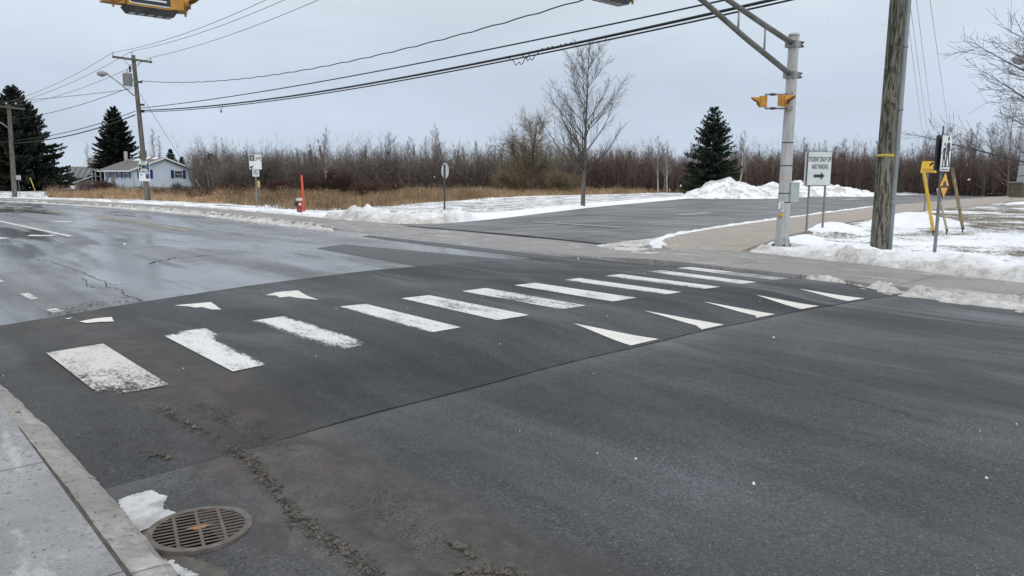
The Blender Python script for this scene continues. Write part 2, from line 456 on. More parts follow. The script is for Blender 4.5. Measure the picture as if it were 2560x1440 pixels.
pm('twig_brown', (0.15, 0.11, 0.092), (0.10, 0.074, 0.063), 2, 0.9, vary=0.45)
pm('twig_red', (0.135, 0.088, 0.074), (0.09, 0.06, 0.051), 2, 0.9, vary=0.45)
pm('twig_tan', (0.20, 0.16, 0.095), (0.15, 0.115, 0.065), 2, 0.9, vary=0.4)
pm('twig_pale', (0.24, 0.215, 0.20), (0.18, 0.16, 0.15), 2, 0.9, vary=0.35)
pm('brush_red', (0.085, 0.042, 0.034), (0.06, 0.035, 0.028), 1.2, 0.9, vary=0.4)
pm('dry_grass', (0.45, 0.335, 0.21), (0.29, 0.195, 0.115), 0.8, 0.85, spec=0.2, vary=0.4)
pm('dry_grass_brown', (0.24, 0.165, 0.095), (0.15, 0.10, 0.06), 0.8, 0.85, spec=0.2, vary=0.45)
pm('needle_dark', (0.032, 0.044, 0.028), (0.016, 0.024, 0.018), 1.5, 0.8, spec=0.2, vary=0.6)
pm('needle_green', (0.036, 0.058, 0.034), (0.02, 0.036, 0.024), 1.5, 0.8, spec=0.2, vary=0.6)
pm('flake', (0.9, 0.9, 0.92), rough=0.9)
pm('fence_black', (0.02, 0.02, 0.024), rough=0.6)
pm('tape_yellow', (0.6, 0.42, 0.05), rough=0.5)
pm('tag_red', (0.35, 0.02, 0.03), rough=0.5)
pm('lamp_grey', (0.30, 0.31, 0.31), (0.24, 0.25, 0.25), 5, 0.5)

# ------------------------------------------------------------------ mesh helpers
def mat(m):
    return MATS[m]

def link(name, me, parent=None, m=None):
    o = bpy.data.objects.new(name, me)
    COL.objects.link(o)
    if m is not None and me is not None:
        me.materials.append(mat(m))
    if parent is not None:
        o.parent = parent
    return o

class MB:
    """collects simple solids; build() links them as one mesh object"""
    def __init__(s): s.v, s.f, s.sm = [], [], []
    def add(s, vs, fs, smooth=False):
        b = len(s.v)
        s.v += [tuple(v) for v in vs]
        s.f += [tuple(i + b for i in f) for f in fs]
        s.sm += [smooth] * len(fs)
        return s
    def box(s, c, size, rot=None, taper=1.0):
        hx, hy, h = size[0] / 2, size[1] / 2, size[2] / 2
        vs = []
        for z, k in ((-h, 1.0), (h, taper)):
            for x, y in ((-hx, -hy), (hx, -hy), (hx, hy), (-hx, hy)):
                vs.append(Vector((x * k, y * k, z)))
        if rot is not None: vs = [rot @ v for v in vs]
        vs = [v + Vector(c) for v in vs]
        return s.add(vs, [(3, 2, 1, 0), (4, 5, 6, 7), (0, 1, 5, 4), (1, 2, 6, 5), (2, 3, 7, 6), (3, 0, 4, 7)])
    def tube(s, pts, rad, n=8, caps=True, smooth=True):
        pts = [Vector(p) for p in pts]
        if isinstance(rad, (int, float)): rad = [rad] * len(pts)
        vs, fs = [], []
        ref = None
        for i, p in enumerate(pts):
            d = (pts[min(i + 1, len(pts) - 1)] - pts[max(i - 1, 0)]).normalized()
            if ref is None:
                ref = Vector((1, 0, 0)) if abs(d.x) < 0.9 else Vector((0, 1, 0))
            a = (ref - d * ref.dot(d)).normalized()
            ref = a
            b = d.cross(a)
            for j in range(n):
                t = 2 * math.pi * j / n
                vs.append(p + (a * math.cos(t) + b * math.sin(t)) * rad[i])
        for i in range(len(pts) - 1):
            for j in range(n):
                fs.append((i * n + j, i * n + (j + 1) % n, (i + 1) * n + (j + 1) % n, (i + 1) * n + j))
        s.add(vs, fs, smooth)
        if caps:
            m = len(pts) - 1
            b = len(s.v) - len(vs)
            s.f.append(tuple(b + j for j in reversed(range(n)))); s.sm.append(False)
            s.f.append(tuple(b + m * n + j for j in range(n))); s.sm.append(False)
        return s
    def lathe(s, prof, n=16, axis='z', at=(0, 0, 0), rot=None):
        vs, fs = [], []
        for r, z in prof:
            for j in range(n):
                t = 2 * math.pi * j / n
                v = Vector((r * math.cos(t), r * math.sin(t), z))
                if rot is not None: v = rot @ v
                vs.append(v + Vector(at))
        for i in range(len(prof) - 1):
            for j in range(n):
                fs.append((i * n + j, i * n + (j + 1) % n, (i + 1) * n + (j + 1) % n, (i + 1) * n + j))
        s.add(vs, fs, True)
        b = len(s.v) - len(vs)
        s.f.append(tuple(b + j for j in reversed(range(n)))); s.sm.append(False)
        s.f.append(tuple(b + (len(prof) - 1) * n + j for j in range(n))); s.sm.append(False)
        return s
    def plate(s, pts, y0, y1):
        """polygon in local XZ, extruded between y0 (front) and y1"""
        n = len(pts)
        vs = [(x, y0, z) for x, z in pts] + [(x, y1, z) for x, z in pts]
        fs = [tuple(range(n)), tuple(reversed(range(n, 2 * n)))]
        for i in range(n):
            fs.append((i, n + i, n + (i + 1) % n, (i + 1) % n))
        return s.add(vs, fs)
    def flat(s, pts, z0, z1):
        """polygon in XY, extruded between heights"""
        n = len(pts)
        vs = [(p[0], p[1], z1) for p in pts] + [(p[0], p[1], z0) for p in pts]
        fs = [tuple(range(n)), tuple(reversed(range(n, 2 * n)))]
        for i in range(n):
            fs.append((i, n + i, n + (i + 1) % n, (i + 1) % n))
        return s.add(vs, fs)
    def build(s, name, m, parent=None):
        me = bpy.data.meshes.new(name)
        me.from_pydata(s.v, [], s.f)
        me.polygons.foreach_set('use_smooth', s.sm)
        me.update()
        return link(name, me, parent, m)

def rrect(w, h, r, cx=0.0, cz=0.0, n=4):
    out = []
    for sx, sz, a0 in ((1, -1, -90), (1, 1, 0), (-1, 1, 90), (-1, -1, 180)):
        for i in range(n + 1):
            a = math.radians(a0 + 90 * i / n)
            out.append((cx + sx * (w / 2 - r) + r * math.cos(a), cz + sz * (h / 2 - r) + r * math.sin(a)))
    return out

def npmesh(name, V, quads=None, tris=None, m=None, parent=None, smooth=False, attrs=None):
    me = bpy.data.meshes.new(name)
    V = np.asarray(V, np.float32)
    me.vertices.add(len(V)); me.vertices.foreach_set('co', V.ravel())
    loops, starts, tot = [], [], 0
    for F, k in ((quads, 4), (tris, 3)):
        if F is None or len(F) == 0: continue
        F = np.asarray(F, np.int32)
        loops.append(F.ravel())
        starts.append(np.arange(len(F), dtype=np.int32) * k + tot)
        tot += F.size
    L = np.concatenate(loops); S_ = np.concatenate(starts)
    me.loops.add(len(L)); me.loops.foreach_set('vertex_index', L)
    me.polygons.add(len(S_)); me.polygons.foreach_set('loop_start', S_)
    if smooth: me.polygons.foreach_set('use_smooth', np.ones(len(S_), bool))
    for k, v in (attrs or {}).items():
        a = me.attributes.new(k, 'FLOAT', 'POINT')
        a.data.foreach_set('value', np.asarray(v, np.float32))
    me.update(calc_edges=True)
    me.validate()
    return link(name, me, parent, m)

def tag(o, label=None, cat=None, group=None, kind=None):
    if label: o['label'] = label
    if cat: o['category'] = cat
    if group: o['group'] = group
    if kind: o['kind'] = kind
    return o

def thing(name, label, cat, loc=(0, 0, 0), rz=0.0, group=None):
    o = bpy.data.objects.new(name, None)
    COL.objects.link(o)
    o.location = loc
    o.rotation_euler = (0, 0, rz)
    return tag(o, label, cat, group)

def struct(o): return tag(o, kind='structure')

def copy_tree(o, parent=None):
    c = o.copy(); COL.objects.link(c); c.parent = parent
    for ch in list(o.children): copy_tree(ch, c)
    return c

_tmp = {}
def text_mb(mb, txt, cx, cz, w, h, y0):
    """flat lettering as polygons in local XZ at depth y0"""
    cu = bpy.data.curves.new('t', 'FONT'); cu.body = txt; cu.align_x = 'LEFT'
    cu.resolution_u = 3; cu.offset = 0.018
    o = bpy.data.objects.new('t', cu); COL.objects.link(o)
    dg = bpy.context.evaluated_depsgraph_get()
    me = o.evaluated_get(dg).to_mesh()
    vs = [v.co.copy() for v in me.vertices]
    fs = [tuple(p.vertices) for p in me.polygons]
    xs = [v.x for v in vs]; ys = [v.y for v in vs]
    x0, x1, y_0, y_1 = min(xs), max(xs), min(ys), max(ys)
    mb.add([(cx + ((v.x - x0) / (x1 - x0) - 0.5) * w, y0, cz + ((v.y - y_0) / (y_1 - y_0) - 0.5) * h) for v in vs], fs)
    bpy.data.objects.remove(o); bpy.data.curves.remove(cu)

# ------------------------------------------------------------------ road surface heights
T_NEAR, T_FAR = 0.90, 11.75
def crown(t):
    return 0.135 * (1 - ((np.asarray(t, float) - 6.4) / 5.6) ** 2)
def hump(s):
    return 0.08 * sstep(4.35, 5.45, s) * (1 - sstep(8.05, 9.35, s))
def zr(t, s):
    """height of road / crossing at t (across), s (along)"""
    s = np.asarray(s, float)
    tt = np.asarray(t, float) - bend(s)
    return np.maximum(crown(tt), -0.02) + hump(s) * (1 - sstep(11.3, 12.2, tt) * 0.4)

def rp(px, py, lift=0.0):
    """photo point on the road surface"""
    z = 0.1
    for _ in range(8):
        p = gp(px, py, z)
        z = float(zr(p.x, p.y))
    p.z = z + lift
    return p

def sheet(name, t_ax, s_ax, m, lift=0.0, skew=None, zfun=zr):
    T, S_ = np.meshgrid(t_ax, s_ax)
    if skew is not None: S_ = skew(T, S_)
    TB = T + bend(S_)
    Z = zfun(TB, S_) + lift
    V = np.stack([TB, S_, Z], -1).reshape(-1, 3)
    n, k = T.shape[1], T.shape[0]
    idx = np.arange(n * k).reshape(k, n)
    Q = np.stack([idx[:-1, :-1], idx[:-1, 1:], idx[1:, 1:], idx[1:, :-1]], -1).reshape(-1, 4)
    return struct(npmesh(name, V, quads=Q, m=m, smooth=True))

def edge_far(t):   # where the dark surfacing of the crossing ends
    return np.interp(t, [0.9, 1.25, 2.7, 3.6, 6.4, 8.0, 11.75], [9.9, 9.95, 10.2, 10.4, 10.85, 10.95, 11.2])

# ------------------------------------------------------------------ ground and roads
g = npmesh('ground', [(-900, -900, -0.12), (900, -900, -0.12), (900, 900, -0.12), (-900, 900, -0.12)], quads=[(0, 1, 2, 3)], m='snow',
           attrs={'dirt': [0.0] * 4, 'grass': [0.75] * 4})
struct(g)
t_ax = np.linspace(0.66, 11.9, 34)
sheet('road_near', t_ax, np.linspace(-40, 4.6, 120), 'asphalt_near', zfun=lambda t, s: np.maximum(crown(t - bend(s)), -0.02))
sheet('road_far', t_ax, np.concatenate([np.linspace(9.2, 40, 110), np.linspace(40.5, 160, 120)]), 'asphalt_old', zfun=lambda t, s: np.maximum(crown(t - bend(s)), -0.02) + hump(s) * 0.0)
cross = sheet('raised_crossing', t_ax, np.linspace(0, 1, 70), 'asphalt_crossing', lift=0.001, zfun=lambda t, s: zr(t, s) + 0.007 * sstep(1.7, 2.6, t),
              skew=lambda T, U: (4.36 + 0.012 * np.sin(T * 3.1)) + U * (edge_far(T) - 4.36))
# thin tapered kerb edge of the new surfacing
dr = []
for i, t in enumerate(np.linspace(2.5, 11.75, 60)):
    s0 = 4.36 + 0.012 * math.sin(t * 3.1)
    z = float(np.maximum(crown(t), -0.02))
    dr += [(t, s0 - 0.004, z - 0.01), (t, s0, z + 0.0078)]
npmesh('surfacing_edge', dr, quads=[(2 * i, 2 * i + 2, 2 * i + 3, 2 * i + 1) for i in range(59)], m='asphalt_crossing', parent=cross)

def road_poly(name, pts, m, parent, lift, wear=0.0):
    """polygon draped on the road surface from world points (t, s)"""
    bm = bmesh.new()
    f = bm.faces.new([bm.verts.new((p[0], p[1], 0)) for p in pts])
    bmesh.ops.triangulate(bm, faces=[f])
    for _ in range(3):
        bmesh.ops.subdivide_edges(bm, edges=[e for e in bm.edges if e.calc_length() > 0.16], cuts=1, use_grid_fill=False)
        bmesh.ops.triangulate(bm, faces=bm.faces[:])
    for v in bm.verts:
        v.co.z = float(zr(v.co.x, v.co.y)) + lift
    bmesh.ops.recalc_face_normals(bm, faces=bm.faces[:])
    me = bpy.data.meshes.new(name)
    bm.to_mesh(me); bm.free()
    a = me.attributes.new('wear', 'FLOAT', 'POINT')
    a.data.foreach_set('value', [wear] * len(me.vertices))
    return link(name, me, parent, m)

def quad_grid(name, A, B, C, D, m, parent, lift, nu=6, nv=14, wear=None):
    """bilinear quad A-B-C-D laid on the road"""
    A, B, C, D = (np.array(q[:2]) for q in (A, B, C, D))
    U, V_ = np.meshgrid(np.linspace(0, 1, nu), np.linspace(0, 1, nv))
    U = U[..., None]; V_ = V_[..., None]
    P = (A * (1 - U) + B * U) * (1 - V_) + (D * (1 - U) + C * U) * V_
    t, s = P[..., 0], P[..., 1]
    Z = zr(t, s) + lift
    co = np.stack([t, s, Z], -1).reshape(-1, 3)
    idx = np.arange(nu * nv).reshape(nv, nu)
    Q = np.stack([idx[:-1, :-1], idx[:-1, 1:], idx[1:, 1:], idx[1:, :-1]], -1).reshape(-1, 4)
    w = wear(U[..., 0].ravel(), V_[..., 0].ravel()) if wear else np.zeros(nu * nv)
    return npmesh(name, co, quads=Q[:, ::-1], m=m, parent=parent, attrs={'wear': w})

# crosswalk bars: corner order far-left, far-right, near-right, near-left, as surveyed in the photo
BARS = [[(115, 885), (258, 862), (422, 965), (258, 997)], [(402, 838), (513, 823), (683, 911), (582, 932)], [(628, 805), (728, 790), (942, 856), (848, 880)],
        [(835, 770), (915, 762), (1153, 821), (1066, 836)], [(1003, 748), (1073, 740), (1323, 790), (1244, 803)], [(1155, 730), (1215, 722), (1466, 766), (1403, 775.5)],
        [(1285, 715), (1338, 709), (1591, 746.5), (1531, 756)], [(1401, 702.6), (1450, 697), (1703, 732), (1662, 739)], [(1507, 692), (1552, 687), (1801, 719), (1756, 725)],
        [(1609, 681.5), (1654, 677), (1892, 707), (1847, 712.5)], [(1693, 672), (1727, 669), (1974, 697.5), (1934, 702)]]
WEAR = [lambda u, v: 0.12 * sstep(.3, 1., v) + 0.30 * sstep(.8, 1., v) * (1 - sstep(.1, .7, u)),
        lambda u, v: 0.62 * sstep(.62, 1.0, u) * sstep(.05, .4, v) + 0.5 * (1 - sstep(0, .12, v)) * (1 - sstep(.2, .6, u)),
        lambda u, v: 0.62 * sstep(.66, 1.0, u) + 0.25 * sstep(.8, 1, v) + 0.3 * (1 - sstep(0, .25, u)),
        lambda u, v: 0.5 * (1 - sstep(0, .3, u)) + 0.0 * v,
        lambda u, v: 0.10 * sstep(.2, .5, v) * (1 - sstep(.6, .8, v)),
        lambda u, v: 0.12 * sstep(.1, .5, v), lambda u, v: 0.02 * v, lambda u, v: 0.34 * (1 - sstep(0, .4, u)), lambda u, v: 0.28 * (1 - sstep(0, .5, u)),
        lambda u, v: 0.3 * (1 - sstep(0, .4, u)) + 0.15 * (1 - sstep(.0, .3, v)), lambda u, v: 0.2 * sstep(.3, .6, v)]
for i, b in enumerate(BARS):
    q = [rp(x, y, 0) for x, y in b]
    quad_grid('crosswalk_bar', q[0], q[1], q[2], q[3], 'paint_dirty' if i == 0 else 'paint_white', cross, 0.012, nu=12, nv=24, wear=WEAR[i])

def jag(pts, amp, seed, per=9, skip=()):
    r = random.Random(seed); out = []
    n = len(pts)
    for i in range(n):
        a, b = Vector(pts[i][:2]), Vector(pts[(i + 1) % n][:2])
        out.append(a)
        if i in skip: continue
        d = b - a
        nrm = Vector((-d.y, d.x)).normalized()
        for k in range(1, per):
            out.append(a.lerp(b, k / per) + nrm * r.uniform(-amp, amp * 0.3))
    return out
TRI = [[(1433, 811), (1684, 858), (1606, 873)], [(1609, 779), (1856, 822), (1797, 834)], [(1757, 756), (1992, 796), (1941, 805)],
       [(1888, 739), (2108, 775.5), (2059, 783)], [(1997, 724), (2212, 754), (2177, 762)]]
for i, tr in enumerate(TRI):
    q = [rp(*p) for p in tr]
    if i == 2: q = [q[0]] + [rp(*p) for p in ((1870, 776), (1992, 796), (1941, 805), (1925, 799), (1896, 797), (1888, 791), (1900, 786), (1882, 784), (1874, 788), (1850, 782))]
    if i == 1: q = [q[0]] + [rp(*p) for p in ((1762, 806), (1856, 822), (1797, 834), (1780, 829), (1765, 824), (1740, 816))]
    # split the long triangle so it follows the ramp
    road_poly('ramp_triangle', [(p.x, max(p.y, 4.40)) for p in q][::-1], 'paint_thermo', cross, 0.012)
FTRI = [[(663, 740), (690, 733), (718, 737), (706, 731), (745, 728), (760, 737), (797, 752), (745, 747), (724, 743), (700, 746), (690, 741)],
        [(436, 766), (462, 763), (500, 760), (527, 757), (540, 766), (554, 776), (531, 776), (507, 770), (488, 771), (470, 768), (480, 766)],
        [(198, 806), (235, 799), (262, 796), (280, 795), (285, 806), (250, 807), (217, 810)],
        [(162, 799), (182, 796), (172, 800)]]
for q in FTRI:
    road_poly('ramp_triangle', [(rp(*p).x, rp(*p).y) for p in q][::-1], 'paint_thermo', cross, 0.012)
rf = bpy.data.objects['road_far']
for q in ([(48, 735), (72, 733), (97, 747), (78, 749)], [(115, 775), (140, 771), (161, 778), (133, 782)], [(-8, 700), (0, 699), (12, 704), (-6, 706)]):
    w = [rp(*p) for p in q]
    quad_grid('bike_lane_dash', w[0], w[1], w[2], w[3], 'paint_white', rf, 0.004, 5, 5, wear=lambda u, v: 0.1 + 0 * u)
# long white lane line, arrow leftovers, centre line and edge line on the old road
def strip(name, pix, width, m, parent, lift, wear=0.0, n=24):
    P = [rp(*p) for p in pix]
    P = [Vector((p.x, p.y)) for p in P]
    seg = np.cumsum([0] + [(b - a).length for a, b in zip(P[:-1], P[1:])])
    u = np.linspace(0, seg[-1], n)
    X = np.interp(u, seg, [p.x for p in P]); Y = np.interp(u, seg, [p.y for p in P])
    dx, dy = np.gradient(X), np.gradient(Y)
    L = np.hypot(dx, dy); nx, ny = -dy / L, dx / L
    V = []
    for k in (-1, 1):
        t, s = X + nx * width / 2 * k, Y + ny * width / 2 * k
        V.append(np.stack([t, s, zr(t, s) + lift], -1))
    V = np.concatenate(V)
    Q = [(i, i + 1, n + i + 1, n + i) for i in range(n - 1)]
    return npmesh(name, V, quads=Q, m=m, parent=parent, attrs={'wear': np.full(2 * n, wear)})
strip('lane_line', [(178, 591), (100, 575), (0, 553), (-100, 533)], 0.13, 'paint_white', rf, 0.004)
for q in ([(66, 590), (78, 587), (105, 588), (142, 587), (130, 590), (100, 591)], [(117, 553), (150, 553), (187, 553), (176, 555), (140, 555)], [(-20, 594), (28, 594), (10, 597), (-20, 598)]):
    road_poly('lane_arrow', [(rp(*p).x, rp(*p).y) for p in q][::-1], 'paint_white', rf, 0.004, wear=0.02)
strip('centre_line', [(467, 577), (380, 562), (290, 548), (200, 538), (90, 526), (0, 518)], 0.11, 'paint_yellow', rf, 0.004, 0.0, 40)
strip('centre_line', [(475, 574), (390, 559), (300, 545), (210, 535)], 0.10, 'paint_yellow', rf, 0.004, 0.12, 40)
strip('edge_line', [(1440, 655), (1200, 627), (1000, 603), (850, 585)], 0.10, 'paint_faint', rf, 0.0045, 0.05, 40)
strip('lane_line', [(900, 667), (720, 640), (500, 600), (330, 570), (240, 555)], 0.30, 'paint_faint', rf, 0.003, 0.30, 40)  # not road paint: a faint wet line, its pale sheen put into the colour

# dark strips of newer asphalt cut into the old road
def patch(name, pix, m, lift):
    P = [rp(*p) for p in pix]
    o = quad_grid(name, P[0], P[1], P[2], P[3], m, None, lift, 5, 20)
    return struct(o)
patch('asphalt_patch', [(790, 621), (860, 611), (1330, 655), (1095, 676)], 'asphalt_patch', 0.0035)
patch('asphalt_strip', [(905, 592), (922, 588), (1455, 648), (1395, 653)], 'asphalt_patch', 0.0055)

def crack(pix, width, seed, par=None):
    r = random.Random(seed)
    P = []
    for (a, b) in zip(pix[:-1], pix[1:]):
        for k in range(6):
            f = k / 6
            P.append((a[0] + (b[0] - a[0]) * f + r.uniform(-3, 3), a[1] + (b[1] - a[1]) * f + r.uniform(-1.6, 1.6)))
    P.append(pix[-1])
    V, Q = [], []
    for i, p in enumerate(P):
        w = rp(*p)
        a = rp(*P[max(i - 1, 0)]); b = rp(*P[min(i + 1, len(P) - 1)])
        d = Vector((b.x - a.x, b.y - a.y)).normalized()
        hw = width * r.uniform(0.2, 1.2) / 5.0
        for k in (-1, 1):
            t, s = w.x - d.y * hw * k, w.y + d.x * hw * k
            V.append((t, s, float(zr(t, s)) + 0.0045))
        if i: Q.append((2 * i - 2, 2 * i, 2 * i + 1, 2 * i - 1))
    npmesh('crack', V, quads=Q, m='crack', parent=par or rf)
crack([(50, 640), (90, 648), (130, 655), (170, 670), (210, 683), (240, 697), (265, 705), (265, 718), (305, 725), (310, 738), (345, 746), (352, 756)], 0.035, 1)
crack([(0, 616), (60, 612), (160, 608), (280, 611), (380, 608), (470, 604), (600, 596)], 0.05, 2)
crack([(372, 660), (400, 652), (440, 645), (500, 641), (600, 632)], 0.07, 3)
crack([(205, 697), (218, 702), (215, 715), (235, 720)], 0.03, 4)
crack([(265, 705), (280, 712), (300, 712), (312, 708)], 0.02, 9)
crack([(300, 744), (340, 747), (355, 752)], 0.02, 10)
rn = bpy.data.objects['road_near']
crack([(1540, 905), (1700, 915), (1860, 934), (1990, 965), (2100, 990), (2240, 1030), (2400, 1075)], 0.016, 15, rn)
crack([(0, 640), (40, 637), (100, 628), (190, 622)], 0.02, 5)

# ------------------------------------------------------------------ near pavement, kerb, drain
pave = thing('pavement_near', None, None); struct(pave)
for i in range(22):
    for j in range(3):
        s0, t1 = -4.6 + i * 1.55, 0.726 - j * 1.6
        zz = 0.116 + rnd.uniform(-0.003, 0.003)
        MB().flat([(t1, s0 + 0.006), (t1, s0 + 1.544), (t1 - 1.588, s0 + 1.544), (t1 - 1.588, s0 + 0.006)][::-1], -0.1, zz).build('slab', 'concrete_near', pave)
MB().flat([(-9, -9), (0.80, -9), (0.79, 30), (-9, 30)], -0.11, 0.108).build('joint_fill', 'grit', pave)
kerb = thing('kerb_near', None, None); struct(kerb)
def kerb_stone(s0, s1, t0, t1, h, parent, m='concrete_kerb', side=1):
    # cross section with a rounded, sloping road face
    prof = [(0.0, -0.1), (0.0, h), (0.11, h - 0.002), (0.145, h - 0.018), (0.165, h - 0.06), (0.178, 0.0), (0.18, -0.1)]
    V, F = [], []
    n = len(prof)
    K = 14
    for k in range(K + 1):
        s, t = s0 + (s1 - s0) * k / K, t0 + (t1 - t0) * k / K
        for i, (x, z) in enumerate(prof):
            j = 0.007 if i >= 2 else 0.0015
            chip = 0.02 * max(0, float(vn(s * 3.1, 4.0, 5)) - 0.7) if i in (3, 4) else 0
            V.append((t + x * side + rnd.uniform(-j, j) - chip, s, z + (rnd.uniform(-0.004, 0.004) if 0 < i < 5 else 0) - chip))
    for k in range(K):
        for i in range(n - 1):
            f = (k * n + i, k * n + i + 1, k * n + n + i + 1, k * n + n + i)
            F.append(f if side < 0 else f[::-1])
    F += [tuple(range(n)), tuple(reversed(range(K * n, (K + 1) * n)))]
    mb = MB(); mb.add(V, F)
    return mb.build('kerb_stone', m, parent)
def kt(s): return float(np.interp(s, [-6, 4.2, 5.2, 6.3, 7.1, 9.5, 16], [0.745, 0.745, 0.74, 0.70, 0.655, 0.62, 0.66]))
s = -4.1
while s < 29:
    h = float(np.interp(s, [4.5, 6.5, 9.5, 11.5], [0.118, 0.105, 0.105, 0.118]))
    kerb_stone(s + 0.003, s + 1.197, kt(s), kt(s + 1.2), h, kerb)
    s += 1.2

GX, GY = gp(500, 1333).x, gp(500, 1333).y
gz = float(zr(GX, GY)) + 0.004
drain = thing('storm_drain', 'round rusty storm drain grate sunk in the asphalt beside the kerb', 'drain grate', (GX, GY, gz))
GR = 0.205
MB().lathe([(GR + 0.002, 0.001), (GR + 0.004, 0.008), (GR + 0.035, 0.009), (GR + 0.04, -0.02)], 48).build('pit_cover', 'pit', drain)
ring = MB()
N = 64
V, F = [], []
for k, (r_, z) in enumerate(((GR, -0.03), (GR, 0.0105), (GR + 0.034, 0.0100), (GR + 0.04, -0.02))):
    V += [(r_ * math.cos(2 * math.pi * j / N), r_ * math.sin(2 * math.pi * j / N), z) for j in range(N)]
for k in range(3):
    F += [(k * N + j, k * N + (j + 1) % N, (k + 1) * N + (j + 1) % N, (k + 1) * N + j) for j in range(N)]
ring.add(V, F, False).build('frame_ring', 'iron_frame', drain)
drain.rotation_euler.z = math.radians(-14)
MB().flat([(GR * 0.99 * math.cos(2 * math.pi * j / N), GR * 0.99 * math.sin(2 * math.pi * j / N)) for j in range(N)], -0.0034, -0.0024).build('pit', 'pit', drain)  # flat black disc just above the asphalt; the shade of the shaft is painted
bpy.data.objects.remove(bpy.data.objects['pit_cover'])
pitch_ = 0.034
for i in range(-6, 7):
    y = i * pitch_
    if abs(y) > GR - 0.005: continue
    L = math.sqrt(GR ** 2 - y ** 2) - 0.001
    MB().box((0, y, 0.0085), (2 * L, 0.0125, 0.0028)).build('bar', 'rust_iron', drain)
for j, x in enumerate((-0.105, -0.002, 0.1, )):
    L = math.sqrt(GR ** 2 - x ** 2)
    MB().box((x, 0, 0.0087), (0.015, 2 * L, 0.0030)).build('rib', 'rust_iron', drain)
MB().flat([(0.05 * math.cos(a) * (1 + .4 * math.sin(3 * a)), 0.022 * math.sin(a)) for a in np.linspace(0, 6.1, 14)], 0.0103, 0.0110).build('rust_spot', 'rust_orange', drain)

# white salt ice by the drain, grit windrow, gravel
def blob_sheet(name, pix, m, lift, seed, amp=0.012, wear=0.0):
    o = road_poly(name, jag([rp(*p) for p in pix], amp, seed, 7), m, None, lift, wear)
    return tag(o, kind='stuff')
o = blob_sheet('salt_ice', [(292, 1252), (330, 1237), (378, 1226), (420, 1243), (408, 1270), (440, 1283), (443, 1297), (405, 1307), (372, 1322), (345, 1331), (312, 1290), (300, 1272)], 'salt_ice', 0.004, 3)
tag(o, 'white crust of salt and ice between kerb and drain grate', 'ice')
o = blob_sheet('salt_ice', [(176, 1140), (205, 1165), (232, 1195), (250, 1210), (240, 1214), (222, 1200), (190, 1165)], 'salt_ice', 0.004, 4)
tag(o, 'thin strip of white ice against the near kerb', 'ice')
o = blob_sheet('grit_patch', [(395, 1392), (440, 1388), (500, 1400), (560, 1420), (590, 1470), (450, 1480)], 'grit', 0.004, 5, 0.012)
tag(o, 'patch of dried grit below the drain grate', 'grit')
o = blob_sheet('salt_ice', [(400, 1398), (430, 1402), (470, 1425), (500, 1440), (480, 1450), (430, 1440), (415, 1420)], 'salt_ice', 0.006, 8, 0.02, 0.12)
tag(o, 'crumbly grey ice by the kerb at the bottom edge', 'ice')

def pebbles(name, pix_poly, count, r0, r1, m, label, lift=0.0, seed=1):
    g_ = np.random.default_rng(seed)
    W = [rp(*p) for p in pix_poly]
    poly = [(p.x, p.y) for p in W]
    xs = [p[0] for p in poly]; ys = [p[1] for p in poly]
    X = g_.uniform(min(xs), max(xs), count * 6); Y = g_.uniform(min(ys), max(ys), count * 6)
    sdp = poly_sd(X, Y, poly)
    ok = g_.random(count * 6) < sstep(0.30, 0.75, fbm(X * 2.6, Y * 1.3, seed, 4)) * sstep(-0.02, 0.32, sdp + (fbm(X * 5, Y * 5, seed + 2, 2) - .5) * .2)
    X, Y = X[ok][:count], Y[ok][:count]
    n = len(X)
    R = r0 * (r1 / r0) ** (g_.random(n) ** 2)
    Z = zr(X, Y) + lift + np.where(Y > 4.36, 0.006, 0.0)
    base = np.array([(1, 0, 0), (0, 1, 0), (-1, 0, 0), (0, -1, 0), (0, 0, 0.8), (0, 0, -0.4)])
    V = np.stack([X, Y, Z], -1)[:, None, :] + base[None] * R[:, None, None] * g_.uniform(0.6, 1.4, (n, 6, 1))
    F = np.array([(0, 1, 4), (1, 2, 4), (2, 3, 4), (3, 0, 4), (1, 0, 5), (2, 1, 5), (3, 2, 5), (0, 3, 5)])
    T = (np.arange(n) * 6)[:, None, None] + F[None]
    o = npmesh(name, V.reshape(-1, 3), tris=T.reshape(-1, 3), m=m)
    tag(o, label, 'gravel', kind='stuff')
